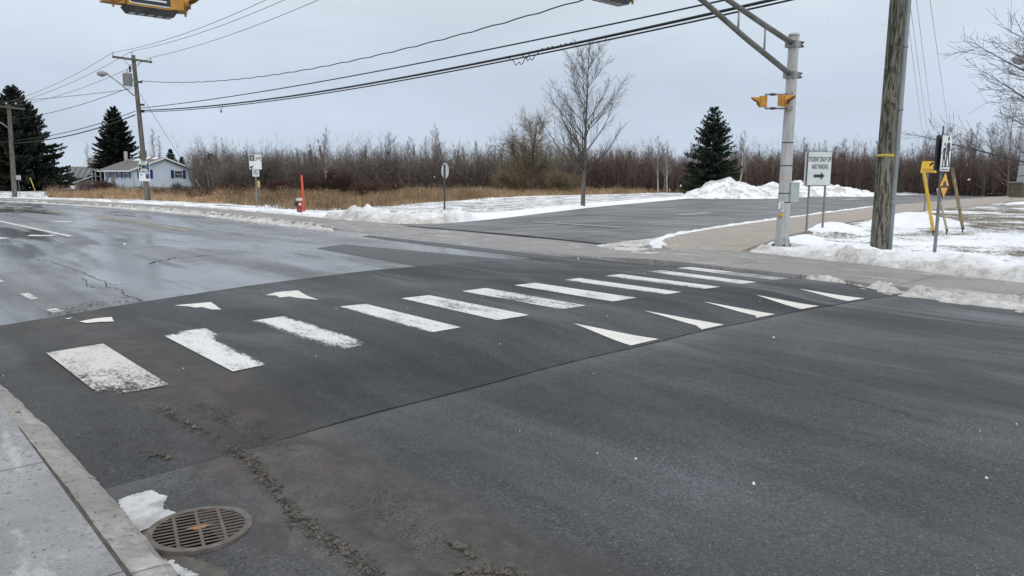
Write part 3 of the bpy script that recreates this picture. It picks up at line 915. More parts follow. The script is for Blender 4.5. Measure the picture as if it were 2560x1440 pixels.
def clods(pix, width, count, r0, r1, label, seed):
    """crumbly broken ridge: many squashed lumps strewn along a line"""
    g_ = np.random.default_rng(seed)
    P = np.array([tuple(rp(*p)[:2]) for p in pix])
    seg = np.concatenate([[0], np.cumsum(np.hypot(*np.diff(P, axis=0).T))])
    u = g_.random(count * 3) * seg[-1]
    keep = g_.random(count * 3) < sstep(0.40, 0.62, fbm(u * 2.3, u * 0 + seed, seed, 3)) + 0.07
    u = u[keep][:count]; n = len(u)
    off = g_.normal(size=n) * width * (0.4 + 0.9 * fbm(u * 5, u * 0 + 3, seed + 1, 2))
    X = np.interp(u, seg, P[:, 0]) + g_.normal(size=n) * width * 0.2 + off * 0.8
    Y = np.interp(u, seg, P[:, 1]) + off * 0.5
    core = np.exp(-(off / width) ** 2)
    R_ = (r0 + (r1 - r0) * g_.random(n) ** 2.2 * core)
    Z = zr(X, Y) + np.where(Y > 4.36, 0.006, 0.0) + R_ * 0.15 + core * 0.008 * g_.random(n)
    ph = np.arange(6) * np.pi / 3
    base = np.concatenate([np.stack([np.cos(ph), np.sin(ph), 0 * ph], -1), np.stack([0.6 * np.cos(ph + .5), 0.6 * np.sin(ph + .5), 0 * ph + 0.55], -1), [[0, 0, 0.72]]])
    V = np.stack([X, Y, Z], -1)[:, None] + base[None] * R_[:, None, None] * g_.uniform(0.65, 1.35, (n, 13, 1))
    F = [(i, (i + 1) % 6, 6 + i) for i in range(6)] + [((i + 1) % 6, 6 + (i + 1) % 6, 6 + i) for i in range(6)] + [(6 + i, 6 + (i + 1) % 6, 12) for i in range(6)]
    T = (np.arange(n) * 13)[:, None, None] + np.array(F)[None]
    o = npmesh('dirty_slush', V.reshape(-1, 3), tris=T.reshape(-1, 3), m='slush', smooth=True)
    tag(o, label, 'slush', kind='stuff')
clods([(400, 1020), (470, 1060), (540, 1098), (620, 1150), (680, 1215), (740, 1290), (800, 1340), (880, 1390), (950, 1450)], 0.055, 2100, 0.0025, 0.0125, 'crumbly ridge of dirty grey slush running along the near gutter', 3)
clods([(1125, 1355), (1160, 1372), (1185, 1392)], 0.022, 150, 0.004, 0.018, 'small dark clod of slush on the asphalt', 14)
clods([(1130, 1432), (1200, 1425), (1270, 1430), (1330, 1450)], 0.030, 300, 0.004, 0.019, 'brown slush clods at the bottom edge of the road', 21)
clods([(365, 1143), (400, 1138), (425, 1148)], 0.014, 110, 0.004, 0.012, 'small brown lump of grit on the near gutter', 30)
pebbles('gravel', [(350, 985), (480, 985), (640, 1040), (800, 1085), (900, 1150), (1050, 1215), (1200, 1310), (1330, 1440), (960, 1440), (700, 1200), (560, 1090), (420, 1020)], 5200, 0.0018, 0.0055, 'gravel', 'loose dark gravel scattered along the near gutter')
pebbles('gravel', [(150, 770), (330, 735), (400, 748), (300, 772), (0, 815), (0, 790)], 700, 0.004, 0.009, 'gravel', 'loose gravel on the wet road before the crossing', seed=5)
pebbles('gravel', [(0, 1000), (420, 1000), (800, 1440), (420, 1440)], 1500, 0.002, 0.005, 'gravel', 'fine grit between the near kerb and the slush ridge', seed=8)

# ------------------------------------------------------------------ far pavement, apron, drive and path
KT = 11.78                        # face of the far kerb
def zw(s):                        # height of the far pavement; lowered at the drive
    s = np.asarray(s, float)
    return 0.12 + 0.03 * sstep(4, 6, s) * (1 - sstep(9, 10.5, s)) - 0.085 * sstep(9.5, 11.5, s) * (1 - sstep(20.5, 23, s))
pvf = thing('pavement_far', None, None); struct(pvf)
kbf = thing('kerb_far', None, None); struct(kbf)
def pv_front(s): return KT + 0.30
def pv_back(s): return float(np.interp(s, [-30, 3, 6, 9, 10.5, 21.5, 23.5, 30], [13.55, 13.6, 14.0, 14.5, 14.25, 14.25, 13.6, 13.55]))
def slab8(pts, th, name, m, parent):
    """slab from 4 top corners (x, y, z)"""
    V = [tuple(p) for p in pts] + [(p[0], p[1], p[2] - th) for p in pts]
    mb = MB(); mb.add(V, [(0, 1, 2, 3), (7, 6, 5, 4), (0, 4, 5, 1), (1, 5, 6, 2), (2, 6, 7, 3), (3, 7, 4, 0)])
    return mb.build(name, m, parent)
s = -24.0
while s < 95:
    L = 1.5 if s < 45 else 6.0
    a, b = s + 0.007, s + L - 0.007
    j = rnd.uniform(-0.003, 0.003)
    m = 'concrete_apron' if 10 < s < 22 else 'concrete_far'
    slab8([(pv_front(a) + bend(a), a, float(zw(a)) + j), (pv_back(a) + bend(a), a, float(zw(a)) + j + .02), (pv_back(b) + bend(b), b, float(zw(b)) + j + .02), (pv_front(b) + bend(b), b, float(zw(b)) + j)], 0.2, 'slab', m, pvf)
    # kerb stone and gutter lip
    za, zb = float(zw(a)), float(zw(b))
    V = []
    for q, z in ((a, za), (b, zb)):
        t0 = KT + float(bend(q))
        V += [(t0, q, -0.1), (t0, q, 0.01), (t0 + 0.03, q, max(z - 0.012, 0.03)), (t0 + 0.06, q, z), (t0 + 0.292, q, z), (t0 + 0.292, q, -0.1)]
    mb = MB()
    mb.add(V, [(i, 6 + i, 7 + i, i + 1) for i in range(5)] + [(5, 4, 3, 2, 1, 0), (6, 7, 8, 9, 10, 11)])
    mb.build('kerb_stone', 'concrete_apron', kbf)
    s += L

# drive (side road) and the tan path along it
A_ = [(14.3, 10.6), (16.0, 12.2), (18.0, 13.1), (21.4, 14.1), (30, 16.1), (46.5, 19.6), (75, 23.5), (108, 27.0), (170, 32)]     # drive right edge
L_ = [(14.3, 23.0), (16.3, 21.9), (18.5, 22.6), (22, 24.2), (33.5, 29.8), (54, 38.0), (88, 40.5), (120, 43), (170, 50)]           # drive left edge
B_ = [(14.3, 8.9), (15.6, 9.3), (19.2, 10.5), (26, 12.4), (43.0, 15.4), (75, 18.8), (108, 22), (170, 27)]                        # path right edge
def resamp(P, n):
    P = np.asarray(P, float)
    d = np.concatenate([[0], np.cumsum(np.hypot(*np.diff(P, axis=0).T))])
    u = np.linspace(0, 1, n) ** 1.6 * d[-1]
    return np.stack([np.interp(u, d, P[:, 0]), np.interp(u, d, P[:, 1])], -1)
na, nl = resamp(A_, 60), resamp(L_, 60)
V, Q = [], []
for i in range(60):
    for k in range(9):
        f = k / 8
        p = na[i] * (1 - f) + nl[i] * f
        V.append((p[0], p[1], 0.035 + 0.05 * 4 * f * (1 - f) * min(1, i / 10)))
    if i:
        for k in range(8): Q.append(((i - 1) * 9 + k, i * 9 + k, i * 9 + k + 1, (i - 1) * 9 + k + 1))
drive = struct(npmesh('side_road', V, quads=np.array(Q), m='asphalt_drive', smooth=True))
patch_z = lambda x, y: 0.07
def drive_mark(pix, m='paint_faint', wear=0.0, w=0.12, name='lane_line'):
    P = [gp(*p, 0.07) for p in pix]
    V, Q = [], []
    for i, p in enumerate(P):
        a, b = P[max(i - 1, 0)], P[min(i + 1, len(P) - 1)]
        d = (b - a).normalized()
        for k in (-1, 1): V.append((p.x - d.y * w / 2 * k, p.y + d.x * w / 2 * k, 0.094))
        if i: Q.append((2 * i - 2, 2 * i - 1, 2 * i + 1, 2 * i))
    npmesh(name, V, quads=[q[::-1] for q in Q], m=m, parent=drive, attrs={'wear': np.full(len(V), wear)})
drive_mark([(1330, 556), (1450, 563), (1550, 570)], w=0.3, wear=0.16, name='stop_line')
drive_mark([(1700, 538), (1730, 536), (1772, 533)], w=0.5, wear=0.14, name='lane_arrow')
drive_mark([(2108, 500), (2150, 498)], w=0.8, name='lane_arrow')
# dark sealed joint where the drive meets the apron
strip_pts = [gp(1556, 617, 0.045), gp(1310, 591, 0.045), gp(1015, 566, 0.045)]
V, Q = [], []
for i, p in enumerate(strip_pts):
    for k in (-0.13, 0.13): V.append((p.x + k, p.y, 0.0625 + 0.004))
    if i: Q.append((2 * i - 2, 2 * i, 2 * i + 1, 2 * i - 1))
npmesh('sealed_joint', V, quads=Q, m='crack', parent=drive)

path = thing('path', None, None); struct(path)
pa, pb = resamp(A_, 46), resamp(B_, 46)
for i in range(45):
    c = [(pb[i], 0), (pa[i], 0), (pa[i + 1], 0), (pb[i + 1], 0)]
    e = 0.004
    P0, P1, P2, P3 = pb[i], pa[i], pa[i + 1], pb[i + 1]
    d = (P3 - P0) / np.linalg.norm(P3 - P0) * e
    zz = 0.10 + rnd.uniform(-0.002, 0.002)
    slab8([(P0[0] + d[0], P0[1] + d[1], zz), (P3[0] - d[0], P3[1] - d[1], zz), (P2[0] - d[0], P2[1] - d[1], zz), (P1[0] + d[0], P1[1] + d[1], zz)], 0.2, 'slab', 'concrete_path', path)

# ------------------------------------------------------------------ snow and verges
def region(name, poly, tx, sy, zfun, m='snow', margin=0.5, bendit=False):
    X, Y = np.meshgrid(tx, sy)
    sdv = poly_sd(X, Y, poly)
    Z, dirt, grass = zfun(X, Y, sdv)
    keep = sdv > -margin
    n, k = X.shape[1], X.shape[0]
    idx = np.arange(n * k).reshape(k, n)
    kq = keep[:-1, :-1] & keep[:-1, 1:] & keep[1:, 1:] & keep[1:, :-1]
    Q = np.stack([idx[:-1, :-1], idx[:-1, 1:], idx[1:, 1:], idx[1:, :-1]], -1)[kq]
    XX = X + bend(Y) if bendit else X
    V = np.stack([XX, Y, Z], -1).reshape(-1, 3)
    used = np.unique(Q); re = np.full(n * k, -1); re[used] = np.arange(len(used))
    return npmesh(name, V[used], quads=re[Q], m=m, smooth=True, attrs={'dirt': np.broadcast_to(dirt, X.shape).ravel()[used], 'grass': np.broadcast_to(grass, X.shape).ravel()[used]})
def ax(*parts):
    return np.unique(np.concatenate([np.arange(a, b, st) for a, b, st in parts]).round(4))

front = [(13.45, -32), (13.45, 0), (13.5, 3.2), (13.85, 6.0), (14.15, 7.6), (14.7, 8.9), (15.6, 9.35)]
right_poly = front + [(19.2, 10.45), (26, 12.35), (43, 15.35), (75, 18.75), (150, 25), (150, -32)]
SPX, SPY = 16.68, 9.0            # signal mast
def chunk(X, Y, seed):
    """broken clods of ploughed snow"""
    a = fbm(X * 2.3, Y * 2.3, seed + 40, 2); b = fbm(X * 5.5 + a * 2, Y * 5.5 - a * 2, seed + 50, 2)
    return np.clip(np.abs(b - 0.5) * 2.6, 0, 1) ** 0.8 * sstep(.35, .6, a) - 0.2
def z_right(X, Y, sdv):
    df = line_d(X, Y, front)
    n1 = fbm(X * 0.9, Y * 0.9, 3, 4); n2 = fbm(X * 4.5, Y * 4.5, 8, 4); n3 = fbm(X * 0.35, Y * 0.35, 21, 3)
    lump = (n2 - 0.5)
    bank = 0.25 * np.exp(-((df - 0.95) / 0.78) ** 2) * (0.7 + 0.6 * n1)
    bank += 0.10 * np.exp(-((df - 1.9) / 0.8) ** 2) * n3 * 1.4
    low_ = 1 - 0.75 * sstep(6.9, 8.3, Y)
    bank = bank * low_
    pile = 0.45 * np.exp(-(((X - 28.0) / 2.2) ** 2 + ((Y - 10.2) / 1.1) ** 2)) * (0.7 + 0.6 * n1)
    pile += 0.30 * np.exp(-(((X - 22.6) / 1.2) ** 2 + ((Y - 10.6) / 0.7) ** 2))
    pile += 0.16 * np.exp(-(((X - 18.6) / 0.8) ** 2 + ((Y - 9.4) / 0.5) ** 2))
    z = 0.10 + 0.05 * n1 + bank + pile + lump * (0.13 * np.exp(-(df / 1.6) ** 2) + 0.02) + chunk(X, Y, 3) * (0.085 * low_ * np.exp(-((df - .6) / 0.9) ** 2) + 0.01)
    mast = np.hypot(X - SPX, Y - SPY)
    z = z * (1 - 0.75 * np.exp(-(mast / 0.55) ** 4))
    w = sstep(-0.12, 0.42, sdv + (n2 - 0.5) * 0.5)
    z = -0.08 + (z + 0.08) * w
    dirt = np.clip(1.0 * np.exp(-(df / 0.7) ** 2) * (0.3 + 1.2 * n3) + 0.9 * np.exp(-((mast - 0.45) / 0.3) ** 2) + 0.35 * np.exp(-(df / 1.8) ** 2) * n1 + 0.5 * sstep(0.5, 0, sdv) * (df > 3), 0, 1)
    grass = np.clip(0.82 * sstep(2.0, 3.4, df + (n1 - .5) * 2) * (0.25 + 0.95 * n3) - 0.8 * sstep(.05, .2, pile), 0, 0.8)
    return z, dirt, grass
struct(region('snowy_verge', right_poly, ax((12.8, 20, 0.09), (20, 32, 0.16), (32, 60, 0.6), (60, 151, 3)), ax((-33, -6, 0.9), (-6, 1, 0.25), (1, 13, 0.09), (13, 26.5, 0.35)), z_right))

# left side: corner heap, lawn and field
def wb(s): return 13.62
left_front = [(13.62, 170), (13.62, 30), (13.65, 24.6), (14.2, 22.9), (15.3, 22.1), (16.6, 21.95)]
left_poly = left_front + [(18.5, 22.75), (22, 24.35), (33.5, 29.95), (54, 38.2), (88, 40.8), (170, 50.3), (170, 170)]
FIELD = [gp(*p, 0.05) for p in ((120, 497), (300, 499), (560, 513), (720, 527), (880, 532), (960, 522), (1050, 511), (1160, 503), (1300, 494), (1450, 490), (1600, 485), (1720, 481), (1800, 472), (1500, 462), (1000, 455), (500, 449), (120, 452))]
FIELD_UB = np.array([(p.x, p.y) for p in FIELD])
FIELD_P = FIELD_UB.copy()
FIELD_P[:, 0] -= bend(FIELD_UB[:, 1])     # straightened coordinates, as the mesh is bent afterwards
def z_left(X, Y, sdv):
    df = line_d(X, Y, left_front)
    n1 = fbm(X * 0.8, Y * 0.8, 43, 4); n2 = fbm(X * 3.6, Y * 3.6, 48, 4); n3 = fbm(X * 0.3, Y * 0.3, 61, 3)
    corner = [(14.3, 25.6), (14.6, 24.4), (15.4, 23.3), (16.8, 22.9), (18.2, 23.4)]
    dc = line_d(X, Y, corner)
    pile = 0.24 * np.exp(-((dc - 0.1) / 0.65) ** 2) * (0.4 + 1.2 * n1)
    pile += 0.20 * np.exp(-(((X - 14.9) / 0.7) ** 2 + ((Y - 24.6) / 0.8) ** 2))
    ridge = 0.11 * np.exp(-((df - 0.7) / 0.5) ** 2) * (0.3 + 1.3 * n1)
    dl = line_d(X, Y, [(18.5, 22.75), (22, 24.35), (33.5, 29.95), (54, 38.2), (88, 40.8)])
    ridge2 = 0.08 * np.exp(-((dl - 0.6) / 0.5) ** 2) * (0.4 + 1.2 * n1)
    z = 0.05 + 0.06 * n1 + pile + ridge + ridge2 + (n2 - 0.5) * (0.16 * np.exp(-(dc / 1.2) ** 2) + 0.10 * np.exp(-(df / 1.0) ** 2) + 0.02) + chunk(X, Y, 7) * 0.18 * np.exp(-(dc / 0.9) ** 2)
    w = sstep(-0.1, 0.45, sdv + (n2 - 0.5) * 0.5)
    z = -0.08 + (z + 0.08) * w
    fs = poly_sd(X, Y, FIELD_P)
    dirt = np.clip(0.95 * np.exp(-(df / 0.6) ** 2) * (0.3 + 1.3 * n3) + 0.75 * np.exp(-(dc / 0.6) ** 2) * n1, 0, 1)
    grass = np.clip(0.25 + 0.52 * sstep(1.2, 3, np.minimum(df, dl + 0.6)) * (0.35 + 0.8 * n3), 0, 0.6) - 0.5 * sstep(0.05, 0.2, pile)
    grass = np.where(fs > 0, np.clip(0.52 + fs * 0.07 - 0.45 * sstep(.5, .7, n3) * sstep(14, 4, fs), 0.15, 1.3), np.maximum(grass, 0))
    return z, dirt, grass
struct(region('snowy_lawn', left_poly, ax((12.9, 20, 0.12), (20, 40, 0.25), (40, 80, 0.8), (80, 171, 3)), ax((20.5, 36, 0.12), (36, 60, 0.3), (60, 171, 1.5)), z_left, bendit=True))

# dirty slush along the far gutter
def z_gut(amp, seed):
    def f(X, Y, sdv):
        n1 = fbm(X * 1.2, Y * 0.7, seed, 4); n2 = fbm(X * 6, Y * 6, seed + 5, 4)
        h = amp * (0.25 + 1.3 * n1) + (n2 - 0.5) * 0.09
        h = h + chunk(X * 1.6, Y * 1.6, seed) * 0.05
        w = sstep(-0.05, 0.32, sdv + (n2 - 0.5) * 0.5)
        base = np.where(X < KT, np.maximum(crown(X), 0) , 0.10)
        z = base - 0.06 + (h + 0.05) * w
        dirt = np.clip(0.8 + 0.9 * n1 + 0.5 * (n2 - .4), 0, 1)
        return z, dirt, np.zeros_like(X)
    return f
struct(region('gutter_slush', [(11.0, -25), (11.05, 1.5), (11.3, 4.0), (11.55, 5.6), (11.95, 6.6), (12.1, 6.2), (12.15, -25)], ax((10.5, 12.7, 0.045)), ax((-26, -3, 0.3), (-3, 7.2, 0.045)), z_gut(0.075, 71)))
struct(region('gutter_slush', [(11.1, 20.5), (11.0, 27), (10.9, 60), (10.9, 120), (12.0, 120), (12.1, 30), (12.0, 22)], ax((10.5, 12.7, 0.07)), ax((19.8, 45, 0.08), (45, 121, 0.4)), z_gut(0.05, 81), bendit=True))
struct(region('gutter_slush', [(14.1, 9.4), (14.2, 11.6), (15.6, 12.1), (15.2, 12.0), (17.4, 13.0), (14.0, 12.4), (13.2, 11.2), (12.4, 9.6), (12.6, 8.0), (13.6, 8.3)], ax((11.9, 18.0, 0.06)), ax((7.5, 13.8, 0.06)),
              lambda X, Y, sdv: (0.07 + (0.10 * (fbm(X * 2, Y * 2, 5, 4) - 0.33)) * sstep(-0.2, 0.5, sdv) + (fbm(X * 7, Y * 7, 6, 3) - .5) * 0.05 - 0.08 * (1 - sstep(-0.4, 0.1, sdv)), np.clip(0.4 + fbm(X, Y, 9, 3), 0, 1), np.zeros_like(X))))

_rt = resamp(A_, 60)[2:34]
_rl = [tuple(p + np.array([-0.02, 0.16])) for p in _rt] + [tuple(p + np.array([0.06, -0.22])) for p in _rt[::-1]]
struct(region('path_snow', _rl, ax((14, 50, 0.07)), ax((11, 21, 0.07)), lambda X, Y, sdv: (0.06 + 0.085 * sstep(-0.05, 0.18, sdv) * (0.35 + fbm(X * 1.5, Y * 1.5, 12, 3)) + (fbm(X * 8, Y * 8, 16, 3) - .5) * .05 - 0.05 * (1 - sstep(-.2, 0, sdv)), np.clip(0.1 + 0.3 * fbm(X, Y, 4, 2), 0, 1), np.zeros_like(X)), margin=0.15))
# ploughed snow piles on the far side of the drive
def snow_pile(name, peaks, label, seed):
    P = []
    for (px, py, pb_, wx) in peaks:
        D = math.hypot(*gp(px, pb_, 0.05)[:2])
        P.append((far(px, pb_, D), far(px, py, D).z, wx))
    cx = np.mean([p[0].x for p in P]); cy = np.mean([p[0].y for p in P])
    xs = [p[0].x for p in P]; ys = [p[0].y for p in P]; w = max(p[2] for p in P)
    st = 0.25
    X, Y = np.meshgrid(np.arange(min(xs) - 3.2 * w, max(xs) + 3.2 * w, st), np.arange(min(ys) - 3.2 * w, max(ys) + 3.2 * w, st))
    Z = np.zeros_like(X)
    n1 = fbm(X * .6, Y * .6, seed, 4); n2 = fbm(X * 1.8, Y * 1.8, seed + 3, 4)
    for b, h, w in P:
        d = np.hypot(X - b.x, Y - b.y) / w + (n1 - 0.5) * 1.0
        Z = np.maximum(Z, h * np.clip(1 - d / 2.1, 0, 1) ** 1.15)
    Z = Z + ((n2 - 0.5) * 0.34 + chunk(X * .5, Y * .5, seed) * 0.16) * sstep(0.05, 0.5, Z)
    keep = Z > 0.03
    Z = Z + 0.03
    n, k = X.shape[1], X.shape[0]
    idx = np.arange(n * k).reshape(k, n)
    kq = keep[:-1, :-1] | keep[:-1, 1:] | keep[1:, 1:] | keep[1:, :-1]
    Q = np.stack([idx[:-1, :-1], idx[:-1, 1:], idx[1:, 1:], idx[1:, :-1]], -1)[kq]
    used = np.unique(Q); re = np.full(n * k, -1); re[used] = np.arange(len(used))
    V = np.stack([X, Y, Z], -1).reshape(-1, 3)
    o = npmesh(name, V[used], quads=re[Q], m='snow', smooth=True, attrs={'dirt': np.clip(0.75 * sstep(.42, .66, n2) + 0.3 * sstep(.5, .7, n1), 0, 1).ravel()[used], 'grass': np.zeros(len(used))})
    tag(o, label, 'snow pile')
snow_pile('snow_pile', [(1790, 468, 494, 1.9), (1817, 447, 494, 2.2), (1842, 449, 493, 2.0), (1870, 462, 493, 1.8), (1900, 472, 492, 1.6)], 'tallest white ploughed snow pile in front of the right spruce', 5)
snow_pile('snow_pile', [(1930, 454, 491, 1.8), (1965, 458, 490, 1.8), (2000, 450, 490, 2.2), (2030, 450, 490, 2.0), (2060, 455, 490, 2.0), (2090, 462, 490, 2.0), (2115, 471, 489, 1.6), (2140, 476, 489, 1.4)], 'long ploughed snow pile behind the student drop off sign', 15)
snow_pile('snow_pile', [(2200, 481, 487, 2.0), (2260, 481, 487, 1.8), (2340, 480, 487, 1.6), (2420, 482, 487, 1.6), (2500, 482, 488, 1.6)], 'low ridge of snow at the foot of the right wood', 25)

# ------------------------------------------------------------------ poles
BP = gp(2195, 634, 0.22)         # big utility pole at the right
LP = gp(370, 502, 0.05)          # utility pole by the blue house
FPO = gp(37, 495, 0.05)          # far left pole
def wood_pole(name, base, top, r0, r1, m, label, zbot=-0.2):
    o = thing(name, label, 'utility pole', (base.x, base.y, 0))
    t = top - Vector((base.x, base.y, 0))
    n = 14
    MB().tube([Vector((0, 0, zbot)).lerp(t, i / n) for i in range(n + 1)], [r0 + (r1 - r0) * i / n for i in range(n + 1)], 20).build('shaft', m, o)
    return o, t
bp_top = Vector((BP.x, BP.y, 11.6))
bpole, bpt = wood_pole('utility_pole', BP, bp_top, 0.165, 0.12, 'wood_pole_near', 'thick weathered utility pole with grey conduit beside the snow bank')
# conduit up its right side
fz0 = math.atan2(RIGHT[1], RIGHT[0])
R3 = Vector(RIGHT); F3 = Vector(FWD)
rx, ry = RIGHT[0], RIGHT[1]
def on_pole(z, r, off):           # point beside the big pole, off to the right of the line of sight
    return Vector((rx * off - FWD[0] * r, ry * off - FWD[1] * r, z))
cpts = [on_pole(0.05, 0.02, 0.205), on_pole(3.0, 0.02, 0.194), on_pole(6.0, 0.02, 0.183), on_pole(9.0, 0.02, 0.172)]
MB().tube(cpts, 0.060, 12).build('conduit', 'conduit', bpole)
for z in (1.25, 3.1, 4.3, 5.4, 6.8, 8.2):
    p = on_pole(z, 0.02, 0.205 - z * 0.0037)
    MB().tube([p + Vector((0, 0, -0.03)), p + Vector((0, 0, 0.03))], 0.068, 12).build('coupling', 'conduit', bpole)
    MB().box(p - R3 * 0.05 + Vector((0, 0, 0.05)), (0.10, 0.13, 0.02), Matrix.Rotation(fz0, 3, 'Z')).build('strap', 'conduit', bpole)
p = on_pole(0.93, 0.02, 0.2015); MB().tube([p, p + Vector((0, 0, 0.05))], 0.0545, 12).build('tape_band', 'sign_black', bpole)
zt = hz(BP, 2200, 389)
MB().tube([Vector((0, 0, zt - 0.025)), Vector((0, 0, zt + 0.025))], 0.159, 20).build('marker_band', 'tape_yellow', bpole)
p = on_pole(0.30, 0.06, 0.215); MB().box(p, (0.03, 0.03, 0.09)).build('red_tag', 'tag_red', bpole)

def crossarm(pole, z, axis, half, m='wood_pole_far', pins=(-0.95, 0.06, 0.95), zlift=0.0):
    a = Vector((axis[0], axis[1], axis[2] if len(axis) > 2 else 0)).normalized()
    rot = a.to_track_quat('X', 'Z').to_matrix()
    off = Vector((0, 0, z))
    MB().box(off, (2 * half, 0.10, 0.13), rot).build('crossarm', m, pole)
    for sgn in (-1, 1):
        MB().tube([off + a * sgn * half * 0.45 + Vector((0, 0, -0.06)), off + Vector((0, 0, -0.62))], 0.018, 6).build('brace', 'galvanised', pole)
    out = []
    for p in pins:
        q = off + a * p * half + Vector((0, 0, 0.06 if abs(p) > 0.3 else 0.20))
        MB().lathe([(0.015, 0.0), (0.015, 0.10), (0.055, 0.11), (0.06, 0.15), (0.035, 0.17), (0.045, 0.21), (0.02, 0.25)], 10, at=q).build('insulator', 'porcelain', pole)
        out.append(Vector(pole.location) + q + Vector((0, 0, 0.22)))
    return out
# left pole, leaning a little
lp_top = far(333, 138, math.hypot(LP.x, LP.y))
lpole, lpt = wood_pole('utility_pole', LP, lp_top, 0.17, 0.115, 'wood_pole_far', 'leaning utility pole with transformer and posters before the blue house')
def lp_at(z): return Vector((lpt.x * z / lpt.z, lpt.y * z / lpt.z, z))
R3 = Vector(RIGHT); F3 = Vector(FWD)
lz = lpt.z
arm_o = thing('tmp', None, None)
bpy.data.objects.remove(arm_o)
def arm_points(pole, c, a, half):
    pass
armdir = (R3 * 0.96 + F3 * 0.25 + Vector((0, 0, -0.10))).normalized()
rot = armdir.to_track_quat('X', 'Z').to_matrix()
c0 = lp_at(lz - 0.28) - F3 * 0.17
MB().box(c0, (2.25, 0.10, 0.13), rot).build('crossarm', 'wood_pole_far', lpole)
LPINS = []
for p in (-0.97, 0.0, 0.93):
    q = c0 + armdir * 1.12 * p + Vector((0, 0, 0.06 if p else 0.30))
    MB().lathe([(0.015, 0.0), (0.015, 0.08), (0.06, 0.09), (0.07, 0.13), (0.035, 0.15), (0.05, 0.19), (0.02, 0.22)], 10, at=q).build('insulator', 'porcelain', lpole)
    LPINS.append(LP * 1.0 + q + Vector((0, 0, 0.2)) - Vector((0, 0, LP.z)))
for sgn in (-1, 1):
    MB().tube([c0 + armdir * 0.5 * sgn + Vector((0, 0, -0.05)), lp_at(lz - 0.95) - F3 * 0.14], 0.02, 6).build('brace', 'galvanised', lpole)
# transformer
def lpx(px, py):                  # local point on the left pole's own plane
    return far(px, py, math.hypot(LP.x, LP.y)) - Vector((LP.x, LP.y, 0))
tc = lpx(319, 199)
MB().lathe([(0.24, -0.37), (0.27, -0.35), (0.27, 0.30), (0.28, 0.31), (0.28, 0.36), (0.22, 0.40), (0.05, 0.42)], 18, at=tc).build('transformer', 'lamp_grey', lpole)
MB().lathe([(0.05, 0.0), (0.07, 0.04), (0.04, 0.08), (0.07, 0.12), (0.04, 0.16), (0.06, 0.2), (0.02, 0.26)], 10, at=tc + Vector((0, 0, 0.40))).build('bushing', 'porcelain', lpole)
MB().tube([tc + Vector((0, 0, 0.6)), tc.lerp(lp_at(tc.z + 0.9), 0.8) + Vector((0, 0, 0.3)), lp_at(lz - 0.6) - R3 * 0.2], 0.012, 5).build('jumper_wire', 'wire_black', lpole)
MB().box(lpx(325, 172), (0.10, 0.10, 0.40)).build('fuse_cutout', 'steel_dark', lpole)
MB().box(tc.lerp(lp_at(tc.z), 0.7), (0.3, 0.12, 0.12), R3.to_track_quat('X', 'Z').to_matrix()).build('bracket', 'galvanised', lpole)
# street lamp on the pole
l0, l1, l2 = lpx(336, 240), lpx(268, 185), lpx(262, 183)
MB().tube([l0, l0.lerp(l1, 0.5) + Vector((0, 0, 0.05)), l1, l2], 0.04, 8).build('lamp_arm', 'lamp_grey', lpole)
hd_ = lpx(255, 184)
MB().lathe([(0.02, -0.30), (0.12, -0.26), (0.17, -0.08), (0.17, 0.12), (0.10, 0.26), (0.05, 0.34)], 12, at=hd_, rot=Matrix(((1, 0, 0), (0, 1, 0), (0, 0, 1))) @ R3.to_track_quat('Z', 'Y').to_matrix()).build('lamp_head', 'lamp_grey', lpole)
MB().lathe([(0.05, -0.09), (0.13, -0.03), (0.14, 0.0)], 12, at=hd_ + Vector((0, 0, -0.10))).build('lamp_glass', 'glass', lpole)
for py in (262, 279, 205):
    q = lpx(356 if py != 205 else 351, py)
    MB().box(q, (0.22, 0.12, 0.12), R3.to_track_quat('X', 'Z').to_matrix()).build('cable_clamp', 'steel_dark', lpole)
# posters, facing the camera side
def poster(w, h, px, py, items, name):
    q = lpx(px, py) - F3 * 0.18
    o = MB().plate(rrect(w, h, 0.01), -0.008, 0.008).build(name, 'sign_white', lpole)
    o.location = q
    o.rotation_euler = (0, 0, math.atan2(RIGHT[1], RIGHT[0]))
    for pts, m, nm, dep in items:
        MB().plate(pts, -0.012 - dep, -0.0085 - dep).build(nm, m, o)
def ell(cx, cz, rx_, rz_, a0=0, a1=360, n=20):
    return [(cx + rx_ * math.cos(math.radians(a0 + (a1 - a0) * i / n)), cz + rz_ * math.sin(math.radians(a0 + (a1 - a0) * i / n))) for i in range(n + 1)]
def arc_band(cx, cz, r_o, r_i, a0, a1, n=14, sq=1.0):
    return ell(cx, cz, r_o, r_o * sq, a0, a1, n) + ell(cx, cz, r_i, r_i * sq, a1, a0, n)
items = [(rrect(0.64, 0.60, 0.01, 0, 0.27), 'poster_dark', 'dark_panel', 0)]
items += [(arc_band(0, 0.30, 0.23, 0.20, 10, 170), 'poster_teal', 'arch', 0.004), (arc_band(0, 0.31, 0.17, 0.13, 20, 160), 'poster_green', 'arch', 0.004),
          (rrect(0.30, 0.06, 0.02, 0.13, 0.30), 'poster_blue', 'wave', 0.004), (rrect(0.18, 0.06, 0.02, -0.2, 0.29), 'poster_green', 'wave', 0.008)]
for i, (cx, cz, w) in enumerate(((0.0, 0.18, 0.4), (-0.15, 0.095, 0.22), (0.13, 0.095, 0.28), (-0.18, 0.02, 0.15), (0.17, 0.02, 0.18), (0.0, 0.02, 0.08))):
    items.append((rrect(w, 0.055 if cz > 0.05 else 0.03, 0.008, cx, cz), 'sign_white', 'blurred_line', 0.004))
